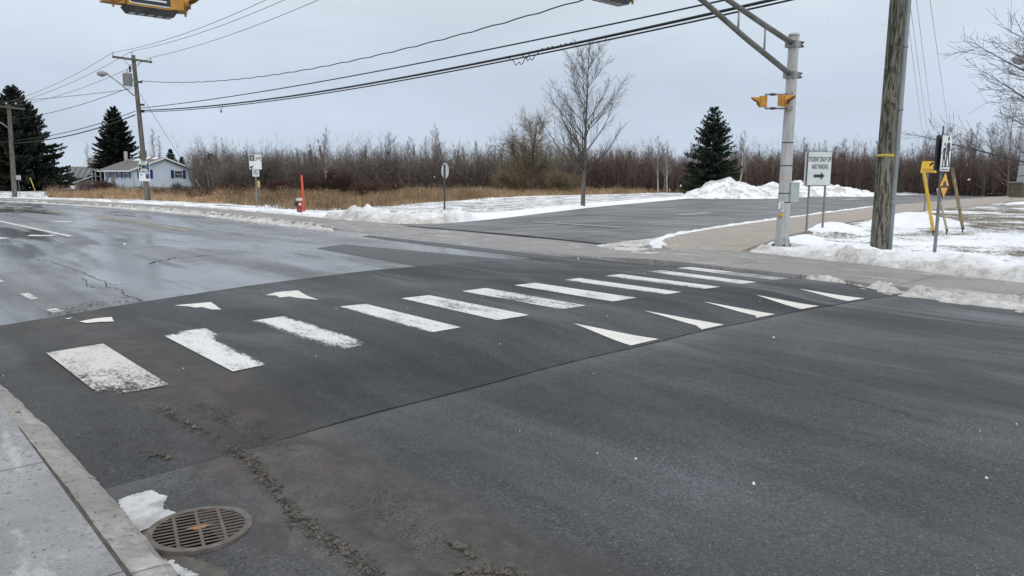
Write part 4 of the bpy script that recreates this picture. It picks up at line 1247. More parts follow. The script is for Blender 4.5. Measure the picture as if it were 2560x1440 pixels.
items += [(rrect(0.22, 0.34, 0.01, 0.21, -0.26), 'poster_blue', 'photo', 0), (ell(0.17, -0.30, 0.10, 0.09), 'poster_brown', 'photo_figure', 0.004), (ell(0.15, -0.15, 0.05, 0.05), 'poster_brown', 'photo_figure', 0.008),
          (rrect(0.16, 0.06, 0.01, -0.2, -0.17), 'poster_blue', 'blurred_line', 0)]
poster(0.70, 1.16, 364, 430, items, 'poster')
poster(0.50, 0.22, 361, 407, [(rrect(0.34, 0.05, 0.01, 0, 0.05), 'poster_dark', 'blurred_line', 0), (rrect(0.30, 0.04, 0.01, 0, -0.05), 'poster_teal', 'blurred_line', 0)], 'notice')

fpole, fpt = wood_pole('utility_pole', FPO, far(22, 264, math.hypot(FPO.x, FPO.y)), 0.17, 0.12, 'wood_pole_far', 'utility pole at the far left before the big spruce')
def fpx(px, py): return far(px, py, math.hypot(FPO.x, FPO.y)) - Vector((FPO.x, FPO.y, 0))
MB().box(fpx(20, 268) - F3 * 0.15, (2.2, 0.1, 0.12), armdir.to_track_quat('X', 'Z').to_matrix()).build('crossarm', 'wood_pole_far', fpole)
MB().tube([fpx(23, 322), fpx(5, 308), fpx(-12, 303)], 0.035, 6).build('lamp_arm', 'lamp_grey', fpole)
MB().lathe([(0.05, -0.3), (0.16, -0.1), (0.16, 0.15), (0.05, 0.3)], 10, at=fpx(-18, 303), rot=R3.to_track_quat('Z', 'Y').to_matrix()).build('lamp_head', 'lamp_grey', fpole)
for p in (-2, 20, 44): MB().lathe([(0.02, 0.0), (0.06, 0.08), (0.03, 0.18)], 8, at=fpx(p, 265) + Vector((0, 0, .06)) - F3 * .15).build('insulator', 'porcelain', fpole)

# ------------------------------------------------------------------ wires
def wire(name, A, B, mid, r, m, label, n=36, wob=0.0):
    """sagging wire between two held points, passing through the photo point mid"""
    A, B = Vector(A), Vector(B)
    k = 0.0
    if mid is not None:
        d = Vector(ray(*mid))
        e = Vector((B.x - A.x, B.y - A.y, 0)); nrm = Vector((-e.y, e.x, 0))
        q = Vector((0, 0, CAMH)) + d * ((A - Vector((0, 0, CAMH))).dot(nrm) / d.dot(nrm))
        u = (Vector((q.x, q.y, 0)) - Vector((A.x, A.y, 0))).dot(e) / e.dot(e)
        if 0.02 < u < 0.98: k = (q.z - (A.z + (B.z - A.z) * u)) / (4 * u * (1 - u))
        k = max(min(k, 0.3), -3.5)
    pts = []
    for i in range(n + 1):
        u = i / n
        p = A.lerp(B, u) + Vector((0, 0, 4 * k * u * (1 - u) + (wob * math.sin(i * 2.1) if 0 < i < n else 0)))
        pts.append(p)
    o = MB().tube(pts, r, 6).build(name, m)
    tag(o, label, 'wire', 'overhead wires')
    wire.last = o
    return pts
def bpz(px, py): return far(px, py, math.hypot(BP.x, BP.y))
def lpw(px, py): return far(px, py, math.hypot(LP.x, LP.y))
def fpw(px, py): return far(px, py, math.hypot(FPO.x, FPO.y))
C_ = bpz(2232, 0)
def bph(z, off=0.0): return Vector((BP.x + RIGHT[0] * off - FWD[0] * 0.2, BP.y + RIGHT[1] * off - FWD[1] * 0.2, z))
wire('overhead_wire', lpw(352, 270), bpz(2215, -88), (1280, 112), 0.022, 'wire_black', 'upper single black cable running above the thick bundle to the right', 40)
bpts = wire('overhead_wire', lpw(352, 276), bpz(2215, -66), (1280, 141), 0.036, 'wire_black', 'thick black lashed cable bundle crossing above the bare tree', 40)
def img_x(p):
    v = np.array(p) - np.array([0, 0, CAMH])
    y = v @ FWD
    return 1280 + FPX * (v @ RIGHT) / (y * math.cos(PITCH) - v[2] * math.sin(PITCH))
bundle = wire.last
def on_wire(pts, px):
    for a, b in zip(pts[:-1], pts[1:]):
        xa, xb = img_x(a), img_x(b)
        if xa <= px <= xb: return a.lerp(b, (px - xa) / (xb - xa))
    return pts[-1]
for (xa, xb, dp) in ((1268, 1322, 0.26), (1300, 1345, 0.20), (545, 553, 0.35)):
    a, b = on_wire(bpts, xa), on_wire(bpts, xb)
    MB().tube([a + (b - a) * (i / 12) - Vector((0, 0, dp * math.sin(math.pi * i / 12) * (1 + .25 * math.sin(i * 1.9)))) for i in range(13)], 0.012, 6).build('drip_loop', 'wire_black', bundle)
for xa in (1352, 1366, 1376, 1398, 1410, 1424):
    a = on_wire(bpts, xa)
    MB().box(a + Vector((0, 0, 0.035)), (0.035, 0.035, 0.04)).build('cable_clip', 'wire_black', bundle)
wire('overhead_wire', lpw(354, 280), bpz(2215, -54), (1280, 149), 0.022, 'wire_black', 'lowest black cable hanging just under the thick bundle', 40)
wire('overhead_wire', lpw(352, 202), bpz(2215, -250), (1100, 100), 0.018, 'wire_black', 'wavy twisted black cable below the thin top wires', 90, 0.018)
zc = 11.3
bpins = []
for p in (-0.95, 0.0, 0.95):
    bpins.append(Vector((BP.x, BP.y, zc + 0.3)) + armdir * p)
MB().box(Vector((0, 0, zc)) - F3 * 0.17, (2.3, 0.1, 0.13), armdir.to_track_quat('X', 'Z').to_matrix()).build('crossarm', 'wood_pole_near', bpole)
for i, (pin, mid, lab) in enumerate(zip(LPINS, ((500, 70), (600, 46), (700, 40)), ('thin grey top wire leaving the left end of the crossarm to the right', 'thin grey top wire leaving the middle of the crossarm to the right', 'thin grey top wire leaving the right end of the crossarm to the right'))):
    wire('overhead_wire', pin, bpins[i], mid, 0.012, 'wire_grey', lab, 40)
# between the left pole and the far pole, and beyond
nxt = Vector((-14.0, 96.0, 0))
for i, (a, b, mid, r, m, lab) in enumerate((
        (LPINS[0], fpw(-4, 262), (150, 205), 0.012, 'wire_grey', 'thin grey wire from the left crossarm end down to the far pole'),
        (LPINS[1], fpw(20, 262), (170, 210), 0.012, 'wire_grey', 'thin grey wire from the middle insulator down to the far pole'),
        (LPINS[2], fpw(44, 264), (190, 225), 0.012, 'wire_grey', 'thin grey wire from the right crossarm end down to the far pole'),
        (lpw(338, 278), fpw(30, 352), (190, 325), 0.022, 'wire_black', 'upper black cable between the leaning pole and the far pole'),
        (lpw(338, 287), fpw(30, 358), (190, 335), 0.034, 'wire_black', 'thick black cable between the leaning pole and the far pole'),
        (lpw(338, 213), fpw(28, 300), (180, 268), 0.016, 'wire_black', 'twisted service cable sagging from transformer to the far pole'),
        (lpw(330, 222), fpw(-40, 256), (180, 240), 0.014, 'wire_black', 'service cable from the transformer passing over the big spruce'))):
    wire('overhead_wire', a, b, mid, r, m, lab, 30, 0.0)
wire('overhead_wire', fpw(28, 356), Vector((-16, 92, 5.6)), None, 0.03, 'wire_black', 'black cable leaving the far pole to the left edge', 16)
# guy wires with yellow guards
ga = gp(513, 492, 0.05)
wire('guy_wire', lpw(351, 236), ga, None, 0.012, 'wire_grey', 'straight grey guy wire slanting from the leaning pole to the ground', 8)
gtop = Vector(lpw(351, 236)).lerp(ga, 0.80)
def guard(a, b, label):
    o = MB().tube([a, b], 0.035, 8).build('guy_guard', 'guard_yellow')
    tag(o, label, 'guy guard')
guard(gp(516, 491, 0.0), far(489, 450, math.hypot(ga.x, ga.y)), 'yellow guy wire guard leaning in the brush right of the house')
gb = gp(90, 482, 0.03)
guard(gb, far(75, 444, math.hypot(gb.x, gb.y)), 'yellow guy wire guard leaning beside the far left pole')
# lines running to the school behind the right wood
spole_base = far(2345, 470, 128); spole_base.z = 0
so, _ = wood_pole('utility_pole', spole_base, Vector((spole_base.x, spole_base.y, 9.6)), 0.16, 0.12, 'wood_pole_far', 'distant utility pole hidden in the right wood')
for i, (x0, x1, y1, lab) in enumerate(((2263, 2308, 345, 'leftmost thin wire beside the thick pole, falling towards the right wood'), (2274, 2321, 350, 'second thin wire right of the thick pole, falling towards the right wood'),
                                       (2291, 2332, 330, 'third thin wire right of the thick pole, falling towards the right wood'), (2325, 2376, 356, 'rightmost thin wire beside the thick pole, falling towards the right wood'))):
    b = far(x1, y1, 128)
    py = -520.0
    for _ in range(40):                       # height of the crossarm on the thick pole
        a = bpz(x1 + (x0 - x1) * (y1 - py) / y1, py)
        py += (a.z - 11.42) * 60
    wire('service_wire', a, b, None, 0.011, 'wire_grey', lab, 10)

# ------------------------------------------------------------------ signal mast at the crossing
mast = thing('signal_mast', 'grey aluminium mast with yellow beacons and overhead arm in the snow', 'signal mast', (SPX, SPY, 0))
mz = 4.95
MB().tube([(0, 0, 0.28), (0, 0, mz)], [0.150, 0.112], 16, smooth=False).build('shaft', 'aluminium', mast)
MB().lathe([(0.112, 0), (0.126, 0.005), (0.126, 0.05), (0.09, 0.075), (0.02, 0.085)], 16, at=(0, 0, mz - 0.01)).build('cap', 'aluminium', mast)
MB().lathe([(0.23, 0.08), (0.23, 0.12), (0.20, 0.135), (0.185, 0.28), (0.165, 0.30), (0.155, 0.34)], 8).build('base_casting', 'galvanised', mast)
MB().flat([(0.36 * math.cos(a), 0.36 * math.sin(a)) for a in np.linspace(0, 2 * math.pi, 24, endpoint=False)], -0.1, 0.09).build('concrete_footing', 'concrete_path', mast)
for a in range(4):
    MB().box((0.19 * math.cos(a * 1.57 + .78), 0.19 * math.sin(a * 1.57 + .78), 0.15), (0.05, 0.05, 0.07)).build('anchor_nut', 'steel_dark', mast)
for z in (1.17, 1.38, 2.02, 2.55):
    r_ = 0.152 - 0.0085 * (z - 0.28)
    MB().tube([(0, 0, z - 0.012), (0, 0, z + 0.012)], r_ + 0.002, 16).build('band', 'steel_dark', mast)
Y0 = SPY
def mpt(px, py):                  # local point in the arm's plane
    d = ray(px, py); k = Y0 / d[1]
    return Vector((d[0] * k - SPX, 0.0, CAMH + d[2] * k))
low = [mpt(1962, 183), mpt(1865, 96), mpt(1755, 0)]
upp = [mpt(1968, 105), mpt(1900, 55), mpt(1820, 0)]
tip = Vector((-7.2, 0, low[2].z + 0.75))
low += [low[2].lerp(tip, 0.45) + Vector((0, 0, 0.05)), tip + Vector((0, 0, -0.06))]
upp += [upp[2].lerp(tip, 0.45) + Vector((0, 0, 0.14)), tip + Vector((0, 0, 0.06))]
low[0].x, upp[0].x = -0.08, -0.08
MB().tube(low, [0.062, 0.058, 0.054, 0.05, 0.045], 12).build('lower_arm', 'steel_arm', mast)
MB().tube(upp, [0.062, 0.058, 0.054, 0.05, 0.045], 12).build('upper_arm', 'steel_arm', mast)
def at_x(P, x):
    for a, b in zip(P[:-1], P[1:]):
        if b.x <= x <= a.x: return a.lerp(b, (x - a.x) / (b.x - a.x))
    return P[-1]
for px in (1914, 1846, 1760, 1680):
    x = mpt(px, 60).x
    MB().tube([at_x(low, x), at_x(upp, x)], 0.022, 8).build('strut', 'galvanised', mast)
for P in (low, upp):
    z = P[0].z
    MB().box((0, 0, z - 0.02), (0.30, 0.27, 0.14)).build('arm_clamp', 'galvanised', mast)
    MB().box((0.17, -0.02, z - 0.02), (0.09, 0.2, 0.10)).build('clamp_plate', 'galvanised', mast)
    for dz in (-0.045, 0.045): MB().box((0.13, -0.15, z - 0.02 + dz), (0.06, 0.05, 0.03)).build('clamp_bolt', 'steel_dark', mast)
# control box behind, push button and instruction plate
qb = far(1984, 481, math.hypot(SPX, SPY)) - Vector((SPX, SPY, 0))
MB().box((qb.x, qb.y, qb.z), (0.20, 0.17, 0.43), Matrix.Rotation(-YAW, 3, 'Z')).build('control_box', 'box_grey', mast)
MB().box((qb.x, qb.y, qb.z + 0.225), (0.22, 0.19, 0.02), Matrix.Rotation(-YAW, 3, 'Z')).build('box_lid', 'reflect_grey', mast)
cam_dir = Vector((-SPX, -SPY, 0)).normalized()
side = Vector((cam_dir.y, -cam_dir.x, 0))       # towards the left of the picture when negative
fz = math.atan2(RIGHT[1], RIGHT[0])
def facing_plate(name, w, h, px, py, m, parent, origin, off=0.16, rz=fz):
    q = far(px, py, math.hypot(origin.x, origin.y) - off) - origin
    o = MB().plate(rrect(w, h, min(w, h) * 0.06), -0.006, 0.006).build(name, m, parent)
    o.location = q; o.rotation_euler = (0, 0, rz)
    return o
mo = Vector((SPX, SPY, 0))
ins = facing_plate('instruction_plate', 0.125, 0.235, 1953, 516, 'sign_white', mast, mo, 0.17)
for i in range(6): MB().box((0.015, -0.008, 0.085 - i * 0.033), (0.07, 0.003, 0.012)).build('symbol_row', 'sign_black', ins)
MB().plate(ell(-0.038, -0.085, 0.02, 0.02, 0, 330, 11), -0.0105, -0.0075).build('symbol_dot', 'sign_black', ins)
bt = far(1951, 538, math.hypot(SPX, SPY) - 0.19) - mo
MB().lathe([(0.05, -0.05), (0.052, 0.0), (0.045, 0.02), (0.03, 0.03), (0.01, 0.032)], 14, at=bt, rot=cam_dir.to_track_quat('Z', 'Y').to_matrix()).build('push_button', 'button_orange', mast)

def signal_head(name, m, parent, loc, rz, size=0.33, depth=0.20):
    """single-lamp head: housing, cowl visor, lens; looks along local -Y"""
    o = MB().box((0, depth / 2, 0), (size, depth, size)).build(name, m, parent)
    o.location = loc; o.rotation_euler = (0, 0, rz)
    MB().lathe([(size * 0.44, 0.0), (size * 0.46, 0.03)], 20, at=(0, -0.03, 0), rot=Matrix.Rotation(-math.pi / 2, 3, 'X')).build('lens_rim', m, o)
    MB().lathe([(size * 0.38, 0.0), (size * 0.30, 0.02), (size * 0.1, 0.035)], 20, at=(0, -0.033, 0), rot=Matrix.Rotation(math.pi / 2, 3, 'X')).build('lens', 'lens_dark', o)
    V, F = [], []
    n = 22
    for k in range(n + 1):
        a = math.radians(-40 + 260 * k / n)
        L = size * (0.2 + 0.62 * max(0.0, math.sin(a)) ** 0.6 if math.sin(a) > 0 else 0.2)
        for r_, y in ((size * 0.455, -0.005), (size * 0.43, -L), (size * 0.405, -L), (size * 0.42, -0.005)):
            V.append((r_ * math.cos(a), y, r_ * math.sin(a)))
    for k in range(n):
        for j in range(3):
            F.append((4 * k + j, 4 * k + 4 + j, 4 * k + 5 + j, 4 * k + 1 + j))
    mb = MB(); mb.add(V, F, False); mb.build('visor', m, o)
    return o
def mloc(px, py, off=0.0): return far(px, py, math.hypot(SPX, SPY) - off) - mo
hL, hR = mloc(1899, 254), mloc(1966, 251, 0.36)
signal_head('beacon_head', 'signal_yellow', mast, hL, fz + math.radians(-97), 0.245, 0.15)
signal_head('beacon_head', 'signal_yellow', mast, hR, fz + math.radians(46), 0.245, 0.15)
for py, z0 in ((236, 1), (271, -1)):
    a, b, c = mloc(1913, py), mloc(1952, py, 0.15), mloc(1972, py, 0.05)
    MB().tube([a + Vector((0, 0, -0.06 * z0)), a, b, c], 0.022, 8).build('bracket_pipe', 'galvanised', mast)
    MB().tube([a.lerp(b, .35), a.lerp(b, .65)], 0.03, 8).build('pipe_coupling', 'steel_dark', mast)
    MB().box(mloc(1974, py, 0.12), (0.12, 0.12, 0.09), Matrix.Rotation(fz, 3, 'Z')).build('pipe_clamp', 'galvanised', mast)

# ------------------------------------------------------------------ overhead crossing signs
def overhead_sign(label, loc):
    o = thing('overhead_crossing_sign', label, 'crossing sign', loc, 0.0, 'overhead crossing signs')
    W, Hh, Dp = 0.74, 0.72, 0.30
    MB().box((0, Dp / 2, Hh / 2), (W, Dp, Hh)).build('housing', 'signal_yellow', o)
    pl = MB().plate(rrect(W - 0.06, Hh - 0.07, 0.03, 0, Hh / 2), -0.008, -0.001).build('sign_panel', 'sign_white', o)
    MB().plate(rrect(W - 0.10, Hh - 0.11, 0.02, 0, Hh / 2), -0.012, -0.0085).build('black_field', 'sign_black', pl)
    mb = MB()
    mb.plate([(-0.23, 0.105), (0.23, 0.105), (0.23, 0.135), (-0.23, 0.135)], -0.016, -0.0125)
    mb.build('white_bar', 'sign_white', pl)
    fig = MB()
    fig.plate(ell(0.02, 0.585, 0.04, 0.045, 0, 330, 11), -0.016, -0.0125)
    fig.plate([(-0.05, 0.36), (0.06, 0.36), (0.075, 0.52), (-0.02, 0.53)], -0.0165, -0.0125)
    fig.plate([(-0.05, 0.365), (0.005, 0.365), (-0.07, 0.17), (-0.12, 0.17)], -0.017, -0.0125)
    fig.plate([(0.0, 0.362), (0.058, 0.362), (0.13, 0.17), (0.075, 0.17)], -0.0175, -0.0125)
    fig.build('walking_figure', 'sign_white', pl)
    # louvred lamp tray under the housing
    tray = MB()
    tray.add([(-0.40, -0.03, 0.0), (0.40, -0.03, 0.0), (0.34, 0.0, -0.10), (-0.34, 0.0, -0.10), (-0.40, 0.30, 0.0), (0.40, 0.30, 0.0), (0.34, 0.24, -0.10), (-0.34, 0.24, -0.10)],
             [(0, 3, 2, 1), (4, 5, 6, 7), (0, 4, 7, 3), (1, 2, 6, 5), (3, 7, 6, 2), (0, 1, 5, 4)])
    tray.build('lamp_tray', 'steel_dark', o)
    for i in range(5): MB().box((-0.28 + i * 0.14, 0.12, -0.103), (0.09, 0.2, 0.008)).build('lamp_louvre', 'reflect_grey', o)
    for sx in (-1, 1):
        h = signal_head('beacon_head', 'signal_yellow', o, (sx * (W / 2 + 0.175), 0.04, 0.18), 0.0 if sx < 0 else math.radians(62), 0.33, 0.2)
    for sx in (-0.55, -0.30, 0.38, 0.56): MB().box((sx, 0.10, -0.02), (0.03, 0.03, 0.05)).build('hinge', 'signal_yellow', o)
    MB().box((0.42, 0.0, 0.24), (0.05, 0.01, 0.16)).build('reflector', 'reflect_grey', o)
    MB().tube([(0, 0.15, Hh), (0, 0.15, Hh + 0.30)], 0.03, 8).build('hanger', 'galvanised', o)
    return o
b1 = far(380, 20, 14.0)
overhead_sign('yellow overhead crossing sign with black panel hanging at the top left', (b1.x, b1.y, b1.z))
b2 = mpt(1524, -8)
overhead_sign('yellow overhead crossing sign cut off by the top edge beside the mast arm', (SPX + b2.x, SPY - 0.15, b2.z))
sup = thing('signal_mast', 'grey mast and arm on the near pavement carrying the left overhead sign', 'signal mast', (-0.5, b1.y + 0.15, 0))
MB().tube([(0, 0, 0.1), (0, 0, b1.z + 1.3)], [0.15, 0.11], 16).build('shaft', 'aluminium', sup)
MB().tube([(0, 0, b1.z + 1.05), (b1.x + 0.9, 0, b1.z + 1.03)], [0.07, 0.05], 10).build('upper_arm', 'steel_arm', sup)
MB().lathe([(0.2, 0.08), (0.2, 0.14), (0.16, 0.3)], 8).build('base_casting', 'galvanised', sup)

# ------------------------------------------------------------------ road signs
def sq_post(mb_parent, x, z1, w=0.045, name='post', y=0.02, z0=-0.1):
    MB().box((x, y + w / 2, (z0 + z1) / 2), (w, w, z1 - z0)).build(name, 'post_grey', mb_parent)

SD = gp(2037, 586, 0.10)
sg = thing('student_sign', 'white student drop off and parking sign on two posts by the path', 'sign', (SD.x, SD.y, 0), math.radians(-38))
zb, zt_ = hz(SD, 2045, 464), hz(SD, 2045, 379)
zc_ = (zb + zt_) / 2; hh = zt_ - zb; ww = 0.72
brd = MB().plate(rrect(ww, hh, 0.03, 0, zc_), -0.012, 0.012).build('board', 'sign_black', sg)
MB().plate(rrect(ww - 0.02, hh - 0.02, 0.025, 0, zc_), -0.0165, -0.0125).build('white_face', 'sign_pale', brd)
mb = MB(); text_mb(mb, 'STUDENT DROP OFF', 0, zc_ + hh * 0.275, ww * 0.94, hh * 0.145, -0.0195); mb.build('lettering', 'sign_black', brd)
mb = MB(); text_mb(mb, 'AND PARKING', 0.01, zc_ + hh * 0.06, ww * 0.68, hh * 0.145, -0.0195); mb.build('lettering', 'sign_black', brd)
az = zc_ - hh * 0.215
MB().plate([(-0.16, az - 0.045), (0.055, az - 0.045), (0.055, az - 0.115), (0.165, az), (0.055, az + 0.115), (0.055, az + 0.045), (-0.16, az + 0.045)], -0.021, -0.0175).build('arrow', 'sign_black', brd)
for x in (-0.245, 0.24): sq_post(sg, x, zt_ - 0.05, 0.045)
bk = MB().plate(rrect(ww, hh, 0.03, 0, zc_), 0.075, 0.085).build('rear_board', 'sign_back', sg)
bk.rotation_euler = (0, 0, math.radians(5)); bk.location = (-0.05, 0.0, -0.02)

SS = gp(2341, 647, 0.16)
sg = thing('crossing_sign', 'white pedestrian crossing sign above a yellow diamond on one post', 'sign', (SS.x, SS.y, 0), math.radians(0))
z1, z2 = hz(SS, 2340, 428), hz(SS, 2340, 340)
zc_, hh, ww = (z1 + z2) / 2, z2 - z1, 0.48
sq_post(sg, 0.0, z2 - 0.05, 0.05, z0=0.0)
brd = MB().plate(rrect(ww, hh, 0.03, 0, zc_), -0.008, 0.004).build('board', 'sign_white', sg)
def fig(mb, cx, cz, k, yf, skirt):
    mb.plate(ell(cx, cz + 0.30 * k, 0.055 * k, 0.058 * k, 0, 330, 11), yf - 0.003, yf)
    mb.plate([(cx - 0.075 * k, cz + 0.2 * k), (cx + 0.075 * k, cz + 0.22 * k), (cx + 0.10 * k, cz), (cx + 0.07 * k, cz - 0.06 * k), (cx - 0.07 * k, cz - 0.06 * k)] if not skirt else
             [(cx - 0.06 * k, cz + 0.2 * k), (cx + 0.06 * k, cz + 0.21 * k), (cx + 0.05 * k, cz + 0.04 * k), (cx + 0.12 * k, cz - 0.14 * k), (cx - 0.11 * k, cz - 0.14 * k)], yf - 0.0035, yf)
    mb.plate([(cx - 0.075 * k, cz + 0.2 * k), (cx - 0.05 * k, cz + 0.18 * k), (cx - 0.17 * k, cz), (cx - 0.20 * k, cz + 0.01 * k)], yf - 0.004, yf)
    mb.plate([(cx + 0.065 * k, cz + 0.21 * k), (cx + 0.10 * k, cz + 0.18 * k), (cx + 0.17 * k, cz + 0.0 * k), (cx + 0.13 * k, cz - 0.0 * k)], yf - 0.0045, yf)
    mb.plate([(cx - 0.06 * k, cz - 0.05 * k), (cx - 0.0 * k, cz - 0.05 * k), (cx - 0.06 * k, cz - 0.40 * k), (cx - 0.12 * k, cz - 0.40 * k)], yf - 0.005, yf)
    mb.plate([(cx + 0.0 * k, cz - 0.05 * k), (cx + 0.07 * k, cz - 0.05 * k), (cx + 0.19 * k, cz - 0.37 * k), (cx + 0.14 * k, cz - 0.39 * k)], yf - 0.0055, yf)
mb = MB(); fig(mb, 0.07, zc_ + 0.05, 0.78, -0.0085, False); mb.build('adult_figure', 'sign_black', brd)
mb = MB(); fig(mb, -0.11, zc_ - 0.02, 0.64, -0.0085, True); mb.build('child_figure', 'sign_black', brd)
for dz in (-0.335, -0.42): MB().plate([(-0.2, zc_ + dz * hh / 0.9), (0.2, zc_ + dz * hh / 0.9), (0.2, zc_ + dz * hh / 0.9 + 0.018), (-0.2, zc_ + dz * hh / 0.9 + 0.018)], -0.012, -0.0085).build('ground_bar', 'sign_black', brd)
back = MB().plate(rrect(ww, hh, 0.03, 0, zc_ + 0.01), 0.075, 0.115).build('rear_board', 'sign_black', sg)
dz_ = hz(SS, 2342, 463); hd2 = (hz(SS, 2342, 430) - hz(SS, 2342, 496)) / 2
dia = MB().plate([(0.04, dz_ - hd2), (0.04 + hd2, dz_), (0.04, dz_ + hd2), (0.04 - hd2, dz_)], -0.010, 0.002).build('yellow_diamond', 'sign_black', sg)
k_ = hd2 - 0.014
MB().plate([(0.04, dz_ - k_), (0.04 + k_, dz_), (0.04, dz_ + k_), (0.04 - k_, dz_)], -0.014, -0.0105).build('yellow_face', 'sign_yellow', dia)
MB().plate([(-0.16, dz_ - 0.045), (0.24, dz_ - 0.045), (0.24, dz_ - 0.015), (0.13, dz_ - 0.012), (0.10, dz_ + 0.06), (0.04, dz_ + 0.085), (-0.02, dz_ + 0.06), (-0.05, dz_ - 0.012), (-0.16, dz_ - 0.015)], -0.018, -0.0145).build('bump_symbol', 'sign_black', dia)

CS = gp(2312, 530, 0.08)
sg = thing('camera_sign', 'yellow surveillance camera warning sign on a thin grey post', 'sign', (CS.x, CS.y, 0), math.radians(-42))
z1, z2 = hz(CS, 2316, 433), hz(CS, 2316, 402)
sq_post(sg, 0.0, z1 + 0.4, 0.06, z0=0.0)
brd = MB().plate([(-0.44, z1), (0.44, z1), (0.38, z2), (-0.38, z2)], -0.01, 0.005).build('board', 'sign_black', sg)
MB().plate([(-0.415, z1 + .02), (0.415, z1 + .02), (0.36, z2 - .02), (-0.36, z2 - .02)], -0.0115, -0.0102).build('yellow_face', 'sign_lemon', brd)
zc_ = (z1 + z2) / 2
MB().plate([(0.0, zc_ + 0.12), (0.18, zc_ + 0.27), (0.26, zc_ + 0.18), (0.08, zc_ + 0.04)], -0.017, -0.0125).build('camera_symbol', 'sign_black', brd)
MB().plate([(0.2, zc_ + 0.02), (0.3, zc_ + 0.08), (0.32, zc_ - 0.02), (0.23, zc_ - 0.03)], -0.0175, -0.0125).build('camera_symbol', 'sign_black', brd)
for i in range(3): MB().plate([(-0.28, zc_ - 0.12 - i * 0.08), (0.28, zc_ - 0.12 - i * 0.08), (0.28, zc_ - 0.09 - i * 0.08), (-0.28, zc_ - 0.09 - i * 0.08)], -0.0150, -0.0125).build('blurred_line', 'rust_orange', brd)

ST_ = gp(1113, 532, 0.15)
sg = thing('stop_sign', 'back of an octagonal stop sign on a dark post at the snowy corner', 'sign', (ST_.x, ST_.y, 0), math.radians(81))
z1, z2 = hz(ST_, 1110, 446), hz(ST_, 1110, 408)
zc_, R_ = (z1 + z2) / 2, (z2 - z1) / 2 / math.cos(math.pi / 8)
MB().plate([(R_ * math.cos(math.pi / 8 + i * math.pi / 4), zc_ + R_ * math.sin(math.pi / 8 + i * math.pi / 4)) for i in range(8)], -0.008, 0.0).build('octagon', 'sign_back', sg)
MB().plate([(R_ * .97 * math.cos(math.pi / 8 + i * math.pi / 4), zc_ + R_ * .97 * math.sin(math.pi / 8 + i * math.pi / 4)) for i in range(8)], -0.012, -0.0085).build('red_face', 'tag_red', sg)
MB().box((0, 0.032, z2 / 2 - 0.05), (0.06, 0.06, z2 + 0.0)).build('post', 'steel_dark', sg)

BS = gp(643, 517, 0.10)
sg = thing('bike_lane_sign', 'white reserved bicycle lane sign with a no parking sign below', 'sign', (BS.x, BS.y, 0), math.radians(-16))
z1, z2 = hz(BS, 637, 423), hz(BS, 637, 387)
zc_, hh = (z1 + z2) / 2, z2 - z1
ww = hh * 0.80
brd = MB().plate(rrect(ww + .03, hh + .03, 0.04, 0, zc_), -0.008, 0.004).build('board', 'sign_back', sg)
MB().plate(rrect(ww, hh, 0.03, 0, zc_), -0.012, -0.0085).build('white_face', 'sign_white', brd)
bx_, bz_ = -ww * 0.28, zc_ + hh * 0.28
MB().plate([(bx_ - ww * .2, bz_ - hh * .2), (bx_ + ww * .2, bz_ - hh * .2), (bx_ + ww * .2, bz_ + hh * .2), (bx_ - ww * .2, bz_ + hh * .2)], -0.016, -0.0125).build('black_square', 'sign_black', brd)
mb = MB()
for sgx in (-1, 1):
    mb.plate([(bx_, bz_ - hh * .16), (bx_ + sgx * ww * .115, bz_), (bx_, bz_ + hh * .16), (bx_, bz_ + hh * .11), (bx_ + sgx * ww * .07, bz_), (bx_, bz_ - hh * .11)][::sgx], -0.020, -0.0165)
mb.build('diamond_symbol', 'sign_white', brd)
mb = MB()
cx, cz = ww * 0.24, zc_ + hh * 0.24
for dx in (-0.13, 0.13): mb.plate(arc_band(cx + dx, cz - 0.03, 0.085, 0.066, 0, 359, 18), -0.016, -0.0125)
for a, b in (((-.13, -.03), (-.06, .07)), ((-.06, .07), (.08, .07)), ((.08, .07), (.13, -.03)), ((.0, -.04), (.08, .06)), ((-.13, -.03), (.0, -.04)), ((.0, -.04), (-.06, .09)), ((.08, .07), (.07, .11))):
    v = Vector((b[0] - a[0], b[1] - a[1])); nn = Vector((-v.y, v.x)).normalized() * 0.009
    mb.plate([(cx + a[0] - nn.x, cz + a[1] - nn.y), (cx + b[0] - nn.x, cz + b[1] - nn.y), (cx + b[0] + nn.x, cz + b[1] + nn.y), (cx + a[0] + nn.x, cz + a[1] + nn.y)], -0.0165, -0.0125)
mb.build('bicycle_symbol', 'sign_black', brd)
ax_, az_ = -ww * 0.3, zc_ - hh * 0.34
MB().plate([(ax_ - .10, az_ - .09), (ax_ + .06, az_ - .09), (ax_ + .01, az_ - .045), (ax_ + .085, az_ + .05), (ax_ + .04, az_ + .085), (ax_ - .045, az_ - .005), (ax_ - .10, az_ + .06)], -0.016, -0.0125).build('arrow', 'sign_black', brd)
np_ = MB().plate(rrect(0.33, 0.33, 0.03, 0.0, z1 - 0.21), -0.008, 0.004).build('no_parking_board', 'sign_white', sg)
mb = MB()
cz = z1 - 0.185
mb.plate(arc_band(0, cz, 0.125, 0.10, 0, 359, 24), -0.012, -0.0085)
mb.plate([(-0.085, cz + 0.065), (-0.07, cz + 0.085), (0.085, cz - 0.065), (0.07, cz - 0.085)], -0.0125, -0.0085)
for sx in (-1, 1): mb.plate([(sx * 0.12, cz - 0.15), (sx * 0.085, cz - 0.125), (sx * 0.085, cz - 0.175)][::-sx], -0.012, -0.0085)
text_mb(mb, 'P', 0.0, cz, 0.075, 0.125, -0.0128)
mb.build('no_parking_symbol', 'sign_black', np_)
sq_post(sg, 0.0, z2, 0.055, z0=0.0)
MS = gp(646, 508, 0.05)
